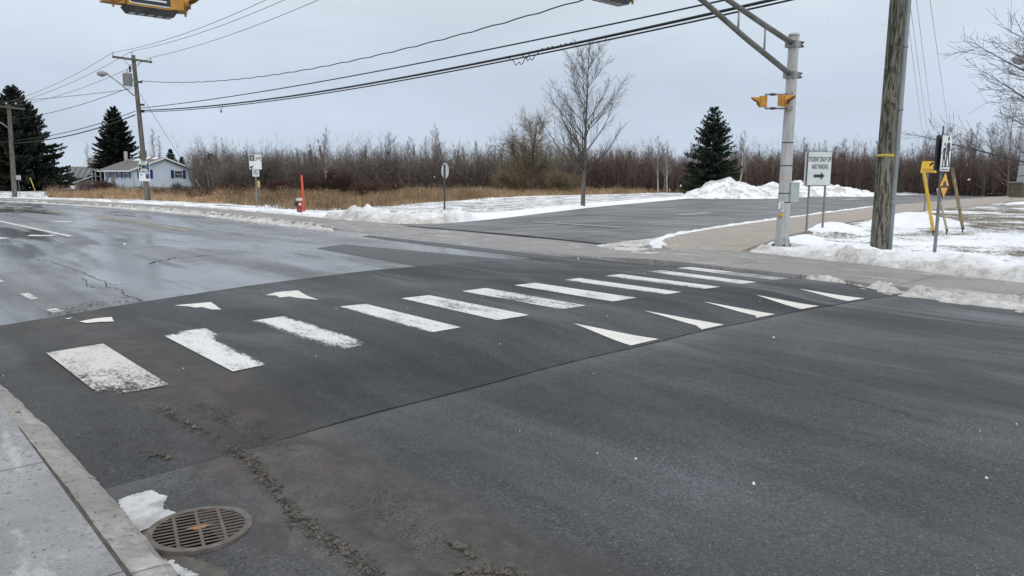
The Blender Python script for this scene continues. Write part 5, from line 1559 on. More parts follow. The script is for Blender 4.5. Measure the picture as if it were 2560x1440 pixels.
sg = thing('hazard_marker', 'small yellow marker plate on a thin post behind the bicycle sign', 'marker', (MS.x, MS.y, 0), math.radians(-20))
zc_ = hz(MS, 647, 460)
MB().plate(rrect(0.16, 0.42, 0.04, 0.06, zc_), -0.006, 0.006).build('plate', 'guard_yellow', sg)
MB().box((0.06, 0.03, zc_ / 2), (0.04, 0.04, zc_ + 0.2)).build('post', 'post_grey', sg)
FS = gp(50, 494, 0.05)
sg = thing('small_sign', 'small white sign on a thin post beside the far left pole', 'sign', (FS.x, FS.y, 0), math.radians(-18))
zc_ = hz(FS, 51, 444)
MB().plate(rrect(0.30, 0.28, 0.03, 0, zc_), -0.006, 0.006).build('plate', 'sign_white', sg)
MB().plate(arc_band(0, zc_, 0.09, 0.06, 0, 359, 18), -0.011, -0.0065).build('ring_symbol', 'sign_black', sg)
MB().box((0, 0.03, zc_ / 2), (0.04, 0.04, zc_ + 0.1)).build('post', 'post_grey', sg)

# ------------------------------------------------------------------ hydrant and markers
HY = gp(749, 533, 0.08)
hy = thing('fire_hydrant', 'dark red fire hydrant with white bonnet beside the road', 'hydrant', (HY.x, HY.y, 0.05), 0)
ht = hz(HY, 749, 491) - 0.05
k = ht / 0.86
MB().lathe([(0.19 * k, 0), (0.19 * k, 0.05 * k), (0.135 * k, 0.06 * k), (0.125 * k, 0.30 * k), (0.135 * k, 0.56 * k), (0.15 * k, 0.60 * k), (0.15 * k, 0.64 * k)], 18).build('barrel', 'hydrant_red', hy)
MB().lathe([(0.165 * k, 0.64 * k), (0.17 * k, 0.66 * k), (0.165 * k, 0.70 * k), (0.14 * k, 0.755 * k), (0.09 * k, 0.79 * k)], 18).build('bonnet', 'hydrant_white', hy)
MB().lathe([(0.06 * k, 0.79 * k), (0.055 * k, 0.83 * k), (0.03 * k, 0.86 * k)], 6).build('operating_nut', 'hydrant_red', hy)
dl, dr_ = (-R3 * 0.9 - F3 * 0.35).normalized(), (R3 * 0.45 - F3 * 0.9).normalized()
MB().lathe([(0.095 * k, 0.10 * k), (0.10 * k, 0.17 * k), (0.115 * k, 0.175 * k), (0.115 * k, 0.23 * k), (0.04 * k, 0.25 * k)], 16, at=(0, 0, 0.49 * k), rot=dl.to_track_quat('Z', 'Y').to_matrix()).build('pumper_cap', 'hydrant_black', hy)
MB().lathe([(0.06 * k, 0.10 * k), (0.062 * k, 0.16 * k), (0.075 * k, 0.165 * k), (0.07 * k, 0.21 * k), (0.025 * k, 0.23 * k)], 14, at=(0, 0, 0.48 * k), rot=dr_.to_track_quat('Z', 'Y').to_matrix()).build('hose_cap', 'hydrant_white', hy)
OM = gp(760, 531, 0.05)
om = thing('marker_stake', 'tall orange marker stake standing behind the fire hydrant', 'marker', (OM.x, OM.y, 0))
tp = far(754, 438, math.hypot(OM.x, OM.y)) - Vector((OM.x, OM.y, 0))
MB().tube([(0, 0, -0.1), tp * 0.45, tp], [0.055, 0.05, 0.045], 10).build('rod', 'marker_orange', om)
MB().tube([tp * 0.44, tp * 0.47], 0.062, 10).build('collar', 'marker_orange', om)

# leaning stakes in the right verge
def stake(name, pb_, pt, r, m, label, spike=True):
    b = gp(*pb_, 0.12); D = math.hypot(b.x, b.y)
    o = thing(name, label, 'stake', (b.x, b.y, 0.0))
    t = far(*pt, D) - Vector((b.x, b.y, 0))
    q = Vector((0, 0, 0.26)).lerp(t, 0.0)
    MB().tube([q, q.lerp(t, 0.5), t], [r, r, r * 0.96], 8, smooth=False).build('shaft', m, o)
    MB().tube([(0, 0, -0.05), q], [0.018, 0.022], 6).build('spike', 'steel_dark', o)
    MB().tube([q - Vector((0, 0, 0.03)), q + Vector((0, 0, 0.03))], r * 1.03, 8).build('ferrule', 'steel_dark', o)
stake('leaning_stake', (2332, 590), (2309, 428), 0.050, 'stake_yellow', 'yellow painted stake leaning left in front of the camera sign')
stake('leaning_stake', (2366, 586), (2343, 470), 0.036, 'wood_stake_pale', 'pale thin wooden stake behind the yellow diamond sign')
stake('leaning_stake', (2406, 582), (2380, 418), 0.048, 'wood_stake', 'brown wooden stake leaning left, rightmost of the three stakes')

# ------------------------------------------------------------------ trees: branching wood
def tubes_np(P0, P1, R0, R1, n):
    P0, P1 = np.asarray(P0, float), np.asarray(P1, float)
    R0, R1 = np.asarray(R0, float), np.asarray(R1, float)
    d = P1 - P0
    d /= np.linalg.norm(d, axis=1, keepdims=True) + 1e-9
    ref = np.where(np.abs(d[:, 2:3]) < 0.9, np.array([[0, 0, 1.0]]), np.array([[1.0, 0, 0]]))
    a = np.cross(d, ref); a /= np.linalg.norm(a, axis=1, keepdims=True) + 1e-9
    b = np.cross(d, a)
    th = np.arange(n) * 2 * np.pi / n
    off = a[:, None, :] * np.cos(th)[None, :, None] + b[:, None, :] * np.sin(th)[None, :, None]
    V = np.concatenate([P0[:, None] + off * R0[:, None, None], P1[:, None] + off * R1[:, None, None]], 1)
    k = np.arange(n)
    F = np.stack([k, (k + 1) % n, n + (k + 1) % n, n + k], -1)
    Q = (np.arange(len(P0)) * 2 * n)[:, None, None] + F[None]
    return V.reshape(-1, 3), Q.reshape(-1, 4)

def spikes_np(P, Q_, W, rng):
    """thin flat triangles from P (base, width W) to tip Q_"""
    d = Q_ - P
    a = np.cross(d, rng.normal(size=P.shape)); a /= np.linalg.norm(a, axis=1, keepdims=True) + 1e-9
    V = np.stack([P - a * W[:, None] / 2, P + a * W[:, None] / 2, Q_], 1)
    T = (np.arange(len(P)) * 3)[:, None] + np.arange(3)[None]
    return V.reshape(-1, 3), T

def grow(rng, spec):
    """returns per-level lists of segments (p0, p1, r0, r1)"""
    segs = [[] for _ in range(len(spec['n']))]
    ga = 2.39996
    cnt = [rng.random() * 6]
    def br(p, d, L, r, lv):
        n = spec['n'][lv]
        tap = spec['taper'][lv]
        r_prev = r
        for i in range(n):
            f = (i + 1) / n
            d = d + np.array([rng.gauss(0, 1), rng.gauss(0, 1), rng.gauss(0, 0.6)]) * spec['gn'][lv]
            d[2] += spec['up'][lv]
            d = d / np.linalg.norm(d)
            p2 = p + d * (L / n)
            r2 = r * (1 - f * tap)
            segs[lv].append((p, p2, r_prev, r2))
            if lv + 1 < len(spec['n']) and f >= spec['start'][lv]:
                k = spec['kids'][lv]
                kk = int(k) + (1 if rng.random() < k - int(k) else 0)
                for _ in range(kk):
                    cnt[0] += ga + rng.gauss(0, 0.35)
                    ang = math.radians(rng.gauss(*spec['ang'][lv]))
                    if lv == 0: ang *= spec['angf'](f)
                    u = np.cross(d, [0.3, 0.2, 1.0] if abs(d[2]) < 0.9 else [1.0, 0, 0]); u /= np.linalg.norm(u)
                    v = np.cross(d, u)
                    dd = d * math.cos(ang) + (u * math.cos(cnt[0]) + v * math.sin(cnt[0])) * math.sin(ang)
                    LL = spec['len'][lv](f, L) * rng.uniform(0.75, 1.2)
                    pos = p + (p2 - p) * rng.random()
                    br(pos, dd, LL, min(r2 * spec['rk'][lv], 0.02 * LL + 0.004), lv + 1)
            p, r_prev = p2, r2
    br(np.array([0.0, 0, -0.1]), np.array([spec.get('lean', 0.0), 0, 1.0]), spec['H'], spec['r'], 0)
    for ex in spec.get('stems', ()):          # further stems from the ground
        br(np.array([ex[0], ex[1], -0.1]), np.array([ex[2], ex[3], 1.0]), spec['H'] * ex[4], spec['r'] * 0.8, 0)
    return segs

def tree_meshes(seed, spec, sides=(8, 5, 3, 3), trunk_levels=1, rmin=0.0):
    rng = random.Random(seed)
    segs = grow(rng, spec)
    out = []
    for lvls in (range(0, trunk_levels), range(trunk_levels, len(segs))):
        Vs, Qs, b = [], [], 0
        for lv in lvls:
            if not segs[lv]: continue
            s_ = segs[lv]
            V, Q = tubes_np([q[0] for q in s_], [q[1] for q in s_], [max(q[2], rmin) for q in s_], [max(q[3], rmin * 0.7) for q in s_], sides[min(lv, len(sides) - 1)])
            Vs.append(V); Qs.append(Q + b); b += len(V)
        out.append((np.concatenate(Vs), np.concatenate(Qs)))
    return out

def add_tree(name, label, cat, loc, meshes, mt, mc, rz=0.0, sc=1.0, group=None):
    o = thing(name, label, cat, loc, rz, group)
    o.scale = (sc, sc, sc)
    npmesh('trunk', meshes[0][0], quads=meshes[0][1], m=mt, parent=o, smooth=True)
    npmesh('crown', meshes[1][0], quads=meshes[1][1], m=mc, parent=o)
    return o

# the bare maple on the corner lawn
MT = gp(1457, 517, 0.06)
mh = hz(MT, 1460, 122)
maple = dict(H=mh * 0.95, r=0.135, n=[16, 8, 5, 3], taper=[0.93, 0.85, 0.8, 0.8], gn=[0.009, 0.04, 0.06, 0.08], up=[0.02, 0.055, 0.045, 0.03],
             start=[0.19, 0.22, 0.2, 2], kids=[2.7, 1.9, 1.5], ang=[(50, 6), (30, 8), (32, 10)], angf=lambda f: 1.22 - 0.62 * f,
             len=[lambda f, L: L * (0.50 * (1.08 - f) ** 0.5), lambda f, L: L * 0.40 * (1.15 - f * 0.7), lambda f, L: L * 0.42], rk=[0.48, 0.5, 0.5])
mm = tree_meshes(14, maple, rmin=0.0048)
add_tree('maple_tree', 'tall bare young tree standing alone on the snowy lawn', 'tree', (MT.x, MT.y, 0.02), mm, 'bark_maple', 'twig_maple', 0.6)

# bare tree whose branches reach in from the right edge
RT = far(2815, 470, 29.0)
spread = dict(maple); spread.update(H=9.6, r=0.15, angf=lambda f: 1.5 - 0.9 * f, up=[0.02, 0.02, 0.03, 0.03], ang=[(56, 8), (34, 9), (36, 12)],
              len=[lambda f, L: L * (0.56 * (1.10 - f) ** 0.35), lambda f, L: L * 0.36 * (1.15 - f * 0.7), lambda f, L: L * 0.42], start=[0.22, 0.25, 0.2, 2], kids=[4.2, 2.0, 1.5])
mm2 = tree_meshes(9, spread, rmin=0.0055)
add_tree('bare_tree', 'bare tree whose spreading branches reach in from the right edge', 'tree', (RT.x, RT.y, 0.0), mm2, 'bark_maple', 'twig_maple', 1.0)

# willow-like tree left of the maple
WT = far(1322, 476, 78); WT.z = 0
wil = dict(H=6.2, r=0.22, n=[8, 7, 6, 4], taper=[0.8, 0.8, 0.8, 0.7], gn=[0.07, 0.09, 0.1, 0.12], up=[0.0, 0.03, 0.01, -0.015], start=[0.16, 0.2, 0.15, 2], kids=[2.2, 2.2, 2.0],
           ang=[(50, 10), (42, 12), (40, 14)], angf=lambda f: 1.2 - 0.5 * f, len=[lambda f, L: L * 0.62 * (1.1 - 0.4 * f), lambda f, L: L * 0.42, lambda f, L: L * 0.5], rk=[0.6, 0.5, 0.45],
           stems=((0.4, 0.1, 0.35, 0.1, 0.8), (-0.3, -0.2, -0.4, -0.1, 0.8)))
mw = tree_meshes(21, wil, rmin=0.0075)
add_tree('willow_tree', 'rounded tan willow tree with several trunks at the wood edge', 'tree', (WT.x, WT.y, 0), mw, 'twig_maple', 'twig_tan', 0.3, 1.0)

# ------------------------------------------------------------------ spruces
def spruce(name, label, px, pbase, ptop, D, R, m, seed, dens=1.0, card=0.11, droop=0.0, exp=0.8, z0=0.04):
    b = far(px, pbase, D)
    top = far(px, ptop, D).z
    b.z = 0.0
    H = top
    g_ = np.random.default_rng(seed)
    o = thing(name, label, 'tree', (b.x, b.y, 0))
    MB().tube([(0, 0, -0.1), (0.03, 0, H * 0.5), (0, 0, H * 0.985)], [0.022 * H * 0.8 + 0.03, 0.012 * H, 0.012], 8).build('trunk', 'bark_grey', o)
    P, Q_, W = [], [], []
    z = H * z0
    while z < H * 0.985:
        f = z / H
        nb = int(g_.integers(6, 9) * (1.0 if f < 0.8 else 0.7))
        a0 = g_.random() * 6.28
        for j in range(nb):
            az = a0 + j * 6.28 / nb + g_.normal() * 0.25
            L = R * max(0.03, (1 - f)) ** exp * g_.uniform(0.76, 1.08) * (0.85 + 0.3 * (f > 0.1)) + 0.08
            pit = math.radians(-14 + 52 * f ** 1.3 - droop * (1 - f) + g_.normal() * 6)
            d = np.array([math.cos(az) * math.cos(pit), math.sin(az) * math.cos(pit), math.sin(pit)])
            sd_ = np.array([-math.sin(az), math.cos(az), 0])
            nn = max(3, int(L / 0.19 * dens))
            u = (np.arange(nn) + g_.random(nn)) / nn
            u = u ** 0.8
            zs = z + g_.normal() * 0.08
            sag = -0.10 * L * np.sin(u * 2.6) + 0.10 * L * u ** 2
            pts = np.array([0, 0, zs])[None] + d[None] * (u * L)[:, None] + np.array([0, 0, 1])[None] * sag[:, None]
            tl = (0.14 + 0.36 * L * (1 - u) ** 0.7 * 0.55 + 0.06)
            for sgn in (-1, 1, 0, 2):
                if sgn == 2 and g_.random() < 0.35: continue
                if sgn == 0: dirn = d[None] * 0.8 + g_.normal(size=(nn, 3)) * 0.25 + np.array([0, 0, 0.1])
                elif sgn == 2: dirn = np.array([0, 0, -0.7])[None] + d[None] * 0.5 + g_.normal(size=(nn, 3)) * 0.25
                else: dirn = sd_[None] * sgn * 0.8 + d[None] * 0.6 + g_.normal(size=(nn, 3)) * 0.22
                dirn /= np.linalg.norm(dirn, axis=1, keepdims=True)
                P.append(pts); Q_.append(pts + dirn * (tl * g_.uniform(0.7, 1.2, nn))[:, None]); W.append(np.full(nn, card) * g_.uniform(0.7, 1.4, nn))
        z += (0.17 + 0.08 * (1 - f)) * (H / 10) ** 0.4
    P, Q_, W = np.concatenate(P), np.concatenate(Q_), np.concatenate(W)
    M_ = P + (Q_ - P) * 0.45
    V1, T1 = spikes_np(M_, Q_, W, g_)
    V2, T2 = spikes_np(M_, P, W, g_)
    npmesh('crown', np.concatenate([V1, V2]), tris=np.concatenate([T1, T2 + len(V1)]), m=m, parent=o)
    return o
spruce('spruce_tree', 'dark green spruce standing behind the tallest snow pile', 1776, 487, 266, 74, 3.0, 'needle_green', 3, 1.25, 0.12, exp=0.72)
spruce('spruce_tree', 'huge dark spruce filling the left edge behind the far pole', 52, 480, 218, 88, 5.0, 'needle_dark', 5, 1.7, 0.22, 4, exp=0.80)
spruce('spruce_tree', 'large dark spruce rising behind the blue house', 297, 470, 268, 132, 4.3, 'needle_dark', 7, 1.7, 0.24, 4, exp=0.76)
spruce('spruce_tree', 'small spruce peeking over the right end of the blue house roof', 431, 470, 374, 140, 2.0, 'needle_dark', 8, 1.1, 0.16)
spruce('spruce_tree', 'smallest spruce tip at the right corner of the blue house', 458, 470, 394, 150, 1.4, 'needle_dark', 9, 1.0, 0.16)
spruce('spruce_tree', 'dense small spruce left of the bicycle sign among bare trees', 529, 472, 384, 105, 2.2, 'needle_green', 10, 1.3, 0.17, 6)
spruce('spruce_tree', 'young spruce half hidden in the wood right of the bicycle sign', 575, 474, 388, 115, 1.8, 'twig_grey', 12, 0.8, 0.10)

# ------------------------------------------------------------------ the wood
def wood_spec(rng_, H, kind):
    slim = kind in ('birch', 'aspen')
    return dict(H=H, r=(0.085 if kind == 'birch' else 0.05) + 0.004 * H, n=[9, 5, 4, 2], taper=[0.95, 0.85, 0.8, 0.7], gn=[0.035, 0.06, 0.09, 0.12], up=[0.02, 0.09 if slim else 0.05, 0.06, 0.04], start=[0.24 if slim else 0.14, 0.15, 0.2, 2],
                kids=[3.0, 1.7, 1.2], ang=[(32 if slim else 44, 8), (28, 8), (30, 12)], angf=lambda f: 1.2 - 0.5 * f,
                len=[lambda f, L: L * (0.30 if slim else 0.40) * (1.12 - f) ** 0.7, lambda f, L: L * 0.42, lambda f, L: L * 0.5], rk=[0.4, 0.5, 0.5])
VAR = []
for i, (kind, mt, mc) in enumerate((('aspen', 'bark_grey', 'twig_grey'), ('birch', 'bark_pale', 'twig_brown'), ('broad', 'bark_grey', 'twig_brown'), ('aspen', 'bark_grey', 'twig_red'),
                                    ('broad', 'twig_red', 'twig_red'), ('birch', 'bark_pale', 'twig_pale'), ('aspen', 'twig_brown', 'twig_brown'), ('broad', 'bark_grey', 'twig_grey'))):
    ms = tree_meshes(100 + i, wood_spec(rnd, 8.0, kind), sides=(5, 3, 3, 3), rmin=0.006)
    a = bpy.data.meshes.new('trunk'); a.from_pydata(ms[0][0].tolist(), [], ms[0][1].tolist()); a.materials.append(mat(mt))
    c = bpy.data.meshes.new('crown'); c.from_pydata(ms[1][0].tolist(), [], ms[1][1].tolist()); c.materials.append(mat(mc))
    VAR.append((a, c))
TOP = np.array([(440, 395), (500, 372), (560, 366), (620, 374), (660, 382), (705, 396), (740, 378), (800, 352), (815, 340), (870, 352), (950, 348), (990, 340), (1070, 334), (1130, 346), (1190, 345), (1240, 352),
                (1300, 360), (1400, 362), (1480, 372), (1560, 376), (1620, 355), (1660, 362), (1720, 378), (1800, 372), (1840, 338), (1870, 345), (1900, 366), (2000, 352), (2050, 358), (2100, 352), (2160, 362), (2200, 345), (2260, 350),
                (2310, 318), (2350, 322), (2400, 330), (2420, 305), (2480, 325), (2560, 292), (2700, 290)], float)
def wood_tree(px, D, htop, v, label, group, rz, jitter=0.0):
    b = far(px, 470, D); b.z = 0.0
    H = far(px, htop, D).z
    o = thing('wood_tree', label, 'tree', (b.x, b.y, -0.05), rz, group)
    k = H / 8.0
    o.scale = (k * rnd.uniform(0.85, 1.15), k * rnd.uniform(0.85, 1.15), k)
    link('trunk', VAR[v][0], o); link('crown', VAR[v][1], o)
    return o
def front_D(px):
    return float(np.interp(px, [440, 700, 1000, 1300, 1700, 2000, 2560], [96, 92, 84, 86, 92, 96, 100]))
L_LAB = 'slender bare tree in the grey brown wood behind the field'
R_LAB = 'slender bare tree in the red brown wood behind the side road'
pxs = np.sort(nr.uniform(470, 2620, 284))
for i, px in enumerate(pxs):
    px = float(px)
    D = front_D(px) + rnd.random() ** 1.3 * 24
    tp_ = float(np.interp(px, TOP[:, 0], TOP[:, 1]))
    hor = 436 + (px) * 0.0068
    tp_ = tp_ - 4 - (16 * rnd.random() if rnd.random() < 0.18 else 0) + (hor + 30 - tp_) * abs(rnd.gauss(0, 0.36)) * 0.8
    if px < 1450: v = rnd.choice([0, 0, 1, 2, 6, 7, 7, 5, 5, 1])
    elif px < 2250: v = rnd.choice([3, 3, 4, 2, 6, 1, 5, 6])
    else: v = rnd.choice([2, 7, 3, 7, 2, 7, 0])
    wood_tree(px, D, tp_, v, L_LAB if px < 1450 else R_LAB, 'bare trees of the left wood' if px < 1450 else 'bare trees of the right wood', rnd.uniform(0, 6.28))
# single trees one can pick out
for px, D, tp_, v, lab in ((812, 80, 325, 5, 'tallest pale birch left of centre rising above the wood'), (1250, 0, 0, 0, None),
                           (1646, 90, 345, 5, 'pale trunked birch in the middle of the right wood'), (1668, 91, 355, 5, 'pale birch just right of the middle birch pair'),
                           (1848, 92, 332, 5, 'pale birch immediately right of the dark spruce'), (1866, 95, 336, 1, 'birch second right of the dark spruce'),
                           (2462, 98, 395, 7, 'small bare tree on the snow edge left of the brick pillar'), (2520, 99, 255, 2, 'tall bare tree beside the brick pillar'),
                           (388, 150, 328, 5, 'pale bare birch rising behind the blue house chimney'), (405, 155, 345, 5, 'lower pale birch right of the house chimney'),
                           (222, 150, 362, 5, 'pale bare tree above the grey metal roof'), (505, 112, 366, 5, 'pale bare tree just right of the blue house'), (545, 116, 362, 5, 'pale bare tree behind the small dense spruce')):
    if lab: wood_tree(px, D, tp_, v, lab, None, rnd.uniform(0, 6.28))

def scatter(name, pts, h0, h1, twigs, w_stem, w_twig, m, label, cat, seed, lean=0.12, spread=0.5, tw_len=(0.18, 0.45), kind='stuff', hfun=None, z=0.0):
    g_ = np.random.default_rng(seed)
    n = len(pts)
    H = g_.uniform(h0, h1, n)
    if kind == 'stuff' and h1 > 3: H = H * (0.62 + 0.75 * fbm(pts[:, 0] * 0.13, pts[:, 1] * 0.13, seed, 3)) * (1 + 0.35 * (g_.random(n) > 0.93))
    if hfun is not None: H = H * hfun(pts)
    B = np.column_stack([pts, np.full(n, z)])
    Ld = np.column_stack([g_.normal(size=n) * lean, g_.normal(size=n) * lean, np.ones(n)])
    T_ = B + Ld * H[:, None]
    V1, T1 = spikes_np(B, T_, np.full(n, w_stem) * (0.6 + 0.8 * g_.random(n)), g_)
    V, T = [V1], [T1]
    if twigs:
        f = g_.uniform(0.12, 0.95, (n, twigs))
        P = B[:, None] + Ld[:, None] * (H[:, None] * f)[..., None]
        d = np.stack([g_.normal(size=(n, twigs)) * spread, g_.normal(size=(n, twigs)) * spread, g_.uniform(0.3, 1.0, (n, twigs))], -1)
        d /= np.linalg.norm(d, axis=-1, keepdims=True)
        L = H[:, None] * g_.uniform(*tw_len, (n, twigs)) * (1.1 - 0.6 * f)
        P2 = P + d * L[..., None]
        V2, T2 = spikes_np(P.reshape(-1, 3), P2.reshape(-1, 3), np.full(n * twigs, w_twig), g_)
        V.append(V2); T.append(T2 + len(V1))
    o = npmesh(name, np.concatenate(V), tris=np.concatenate(T), m=m)
    return tag(o, label, cat, kind=kind)
def wood_pts(n, x0, x1, d0, d1, seed):
    g_ = np.random.default_rng(seed)
    out = []
    for _ in range(n):
        px = g_.uniform(x0, x1)
        b = far(float(px), 470, front_D(px) + d0 + (d1 - d0) * g_.random() ** 1.2)
        out.append((b.x, b.y))
    return np.array(out)
scatter('thicket', wood_pts(5200, 480, 1460, 0, 30, 1), 2.2, 5.0, 26, 0.05, 0.022, 'twig_grey', 'dense grey brown undergrowth filling the left wood', 'undergrowth', 31)
scatter('thicket', wood_pts(2600, 600, 1460, -1, 8, 2), 1.4, 3.4, 26, 0.04, 0.022, 'twig_brown', 'low brown undergrowth along the foot of the left wood', 'undergrowth', 32)
scatter('thicket', wood_pts(8500, 1420, 2700, 0, 26, 3), 2.2, 5.0, 28, 0.05, 0.022, 'twig_red', 'dense red brown undergrowth filling the right wood', 'undergrowth', 33)
scatter('thicket', wood_pts(2200, 1420, 2700, 0, 10, 4), 1.8, 4.8, 26, 0.05, 0.022, 'twig_brown', 'brown saplings along the foot of the right wood', 'undergrowth', 34)
# dark litter on the floor of the woods
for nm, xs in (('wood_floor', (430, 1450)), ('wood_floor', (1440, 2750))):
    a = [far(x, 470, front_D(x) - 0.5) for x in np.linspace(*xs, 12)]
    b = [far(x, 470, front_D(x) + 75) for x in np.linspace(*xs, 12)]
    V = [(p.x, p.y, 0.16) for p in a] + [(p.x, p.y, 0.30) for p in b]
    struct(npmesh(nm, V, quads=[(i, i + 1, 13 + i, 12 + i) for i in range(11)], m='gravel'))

# shrubs in the field
def shrub(px, py, D, H, Wd, m, label, seed, stems=9, cat='shrub'):
    b = far(px, py, D); b.z = 0.05
    o = thing('bare_shrub', label, cat, (b.x, b.y, 0.0))
    sp = dict(H=H * 0.55, r=0.05, n=[5, 4, 4, 3], taper=[0.6, 0.7, 0.8, 0.7], gn=[0.08, 0.1, 0.12, 0.14], up=[0.0, 0.03, 0.04, 0.03], start=[0.3, 0.2, 0.15, 2], kids=[2.2, 2.2, 2.0],
              ang=[(38, 10), (36, 12), (36, 14)], angf=lambda f: 1.1, len=[lambda f, L: L * 0.62, lambda f, L: L * 0.62, lambda f, L: L * 0.6], rk=[0.6, 0.5, 0.5], lean=0.2,
              stems=tuple((0.05 * math.cos(k), 0.05 * math.sin(k), Wd * math.cos(k * 2.4), Wd * math.sin(k * 2.4), 1.0) for k in range(stems - 1)))
    ms = tree_meshes(seed, sp, sides=(5, 3, 3, 3), rmin=0.008)
    npmesh('stems', ms[0][0], quads=ms[0][1], m='twig_maple', parent=o)
    npmesh('crown', ms[1][0], quads=ms[1][1], m=m, parent=o)
shrub(922, 500, 52, 1.9, 0.75, 'brush_red', 'rounded dark red shrub with a forked stem in the dry grass', 41, 6)
shrub(845, 490, 62, 2.5, 0.8, 'brush_red', 'wide dark red shrub left of the rounded shrub', 42, 10)
shrub(780, 488, 64, 2.1, 0.9, 'brush_red', 'dark shrub behind the orange marker stake', 43, 9)
shrub(700, 487, 66, 1.9, 0.9, 'brush_red', 'low dark red shrub between bicycle sign and hydrant', 51, 9)
shrub(980, 488, 66, 1.5, 0.9, 'brush_red', 'low dark red shrub right of the rounded shrub', 52, 8)
shrub(585, 488, 66, 1.5, 0.9, 'brush_red', 'low dark red shrub left of the bicycle sign post', 53, 8)
shrub(660, 480, 74, 4.2, 0.55, 'twig_grey', 'tall grey bush right behind the bicycle sign', 44, 10)
shrub(600, 478, 78, 3.8, 0.6, 'twig_grey', 'tall grey bush left behind the bicycle sign', 45, 10)
shrub(1405, 484, 74, 2.8, 0.7, 'twig_tan', 'yellowish bush just left of the lone bare tree', 46, 10)
shrub(1270, 480, 76, 3.0, 0.6, 'twig_tan', 'tan bush left of the willow tree', 47, 9)
shrub(440, 488, 78, 1.3, 0.35, 'twig_grey', 'thin bare bush before the blue house gable', 48, 2)
shrub(255, 490, 72, 1.5, 0.5, 'brush_red', 'tangled bare bush before the porch of the house', 49, 7)
shrub(215, 488, 76, 1.4, 0.6, 'twig_grey', 'bare bush left of the house porch', 50, 7)

# dry grass and low red brush of the field
def field_pts(n, poly, seed, dens=None):
    g_ = np.random.default_rng(seed)
    P = np.asarray(poly); out = np.zeros((0, 2))
    while len(out) < n:
        c = g_.uniform(P.min(0), P.max(0), (n * 3, 2))
        ok = poly_sd(c[:, 0], c[:, 1], P) > 0
        if dens is not None: ok &= g_.random(len(c)) < dens(c[:, 0], c[:, 1])
        out = np.concatenate([out, c[ok]])
    return out[:n]
def pxpoly(pp): return [tuple(gp(*p, 0.05)[:2]) for p in pp]
GR1 = pxpoly([(540, 508), (640, 518), (730, 526), (880, 531), (960, 521), (1050, 510), (1160, 502), (1240, 492), (1100, 482), (960, 484), (760, 486), (540, 488)])
GR2 = pxpoly([(1000, 508), (1160, 502), (1300, 493), (1450, 489), (1600, 485), (1725, 481.5), (1720, 476), (1500, 476), (1200, 479), (1040, 484)])
GR3 = pxpoly([(120, 495), (240, 498), (350, 501), (460, 506), (560, 512), (560, 498), (360, 490), (120, 487)])
def clump(x, y): return sstep(0.40, 0.52, fbm(x * 0.42, y * 0.42, 301, 3)) * 0.93 + 0.04
G1 = field_pts(26000, GR1, 61, clump); G2 = field_pts(26000, GR2, 62, clump); G3 = field_pts(14000, GR3, 63)
hv = lambda p: 0.18 + 2.6 * fbm(p[:, 0] * 0.75, p[:, 1] * 0.75, 77, 3) ** 2
scatter('dry_grass', G1, 0.22, 0.62, 2, 0.028, 0.02, 'dry_grass', 'tall tan dry grass behind the hydrant', 'grass', 71, 0.38, 0.9, (0.3, 0.55), hfun=hv, z=0.05)
scatter('dry_grass', G2, 0.25, 0.60, 2, 0.032, 0.022, 'dry_grass', 'tan dry grass between the lawn and the wood', 'grass', 72, 0.38, 0.9, (0.3, 0.55), hfun=hv, z=0.05)
scatter('dry_grass', G3, 0.22, 0.50, 2, 0.028, 0.02, 'dry_grass', 'tan dry grass along the road before the house', 'grass', 73, 0.38, 0.9, (0.3, 0.55), hfun=hv, z=0.05)
scatter('dry_grass', field_pts(9000, GR1, 64), 0.3, 0.7, 2, 0.03, 0.02, 'dry_grass_brown', 'brown weeds mixed in the tall grass', 'grass', 74, 0.3, 0.8, (0.3, 0.5), z=0.05)
scatter('dry_grass', field_pts(7000, GR2, 67), 0.3, 0.7, 2, 0.03, 0.02, 'dry_grass_brown', 'brown weeds along the foot of the wood', 'grass', 79, 0.3, 0.8, (0.3, 0.5), z=0.05)
BR1 = pxpoly([(110, 492), (300, 494), (480, 499), (620, 503), (740, 500), (900, 494), (960, 488), (960, 478), (760, 475), (620, 479), (480, 482), (300, 481), (130, 480)])
scatter('red_brush', field_pts(15000, BR1, 65, lambda x, y: 0.25 + 0.75 * sstep(.35, .6, fbm(x * .25, y * .25, 91, 3))), 0.25, 0.62, 9, 0.03, 0.018, 'brush_red', 'low dark red brush covering the field before the house', 'brush', 75, 0.25, 0.7, (0.25, 0.5), hfun=hv, z=0.05)
BR2 = pxpoly([(960, 486), (1180, 482), (1400, 478), (1700, 476), (1700, 470), (1300, 472), (960, 475)])
scatter('red_brush', field_pts(5000, BR2, 66), 0.5, 1.1, 8, 0.03, 0.02, 'twig_brown', 'brown brush at the foot of the middle wood', 'brush', 76, 0.25, 0.7, (0.25, 0.5), z=0.05)

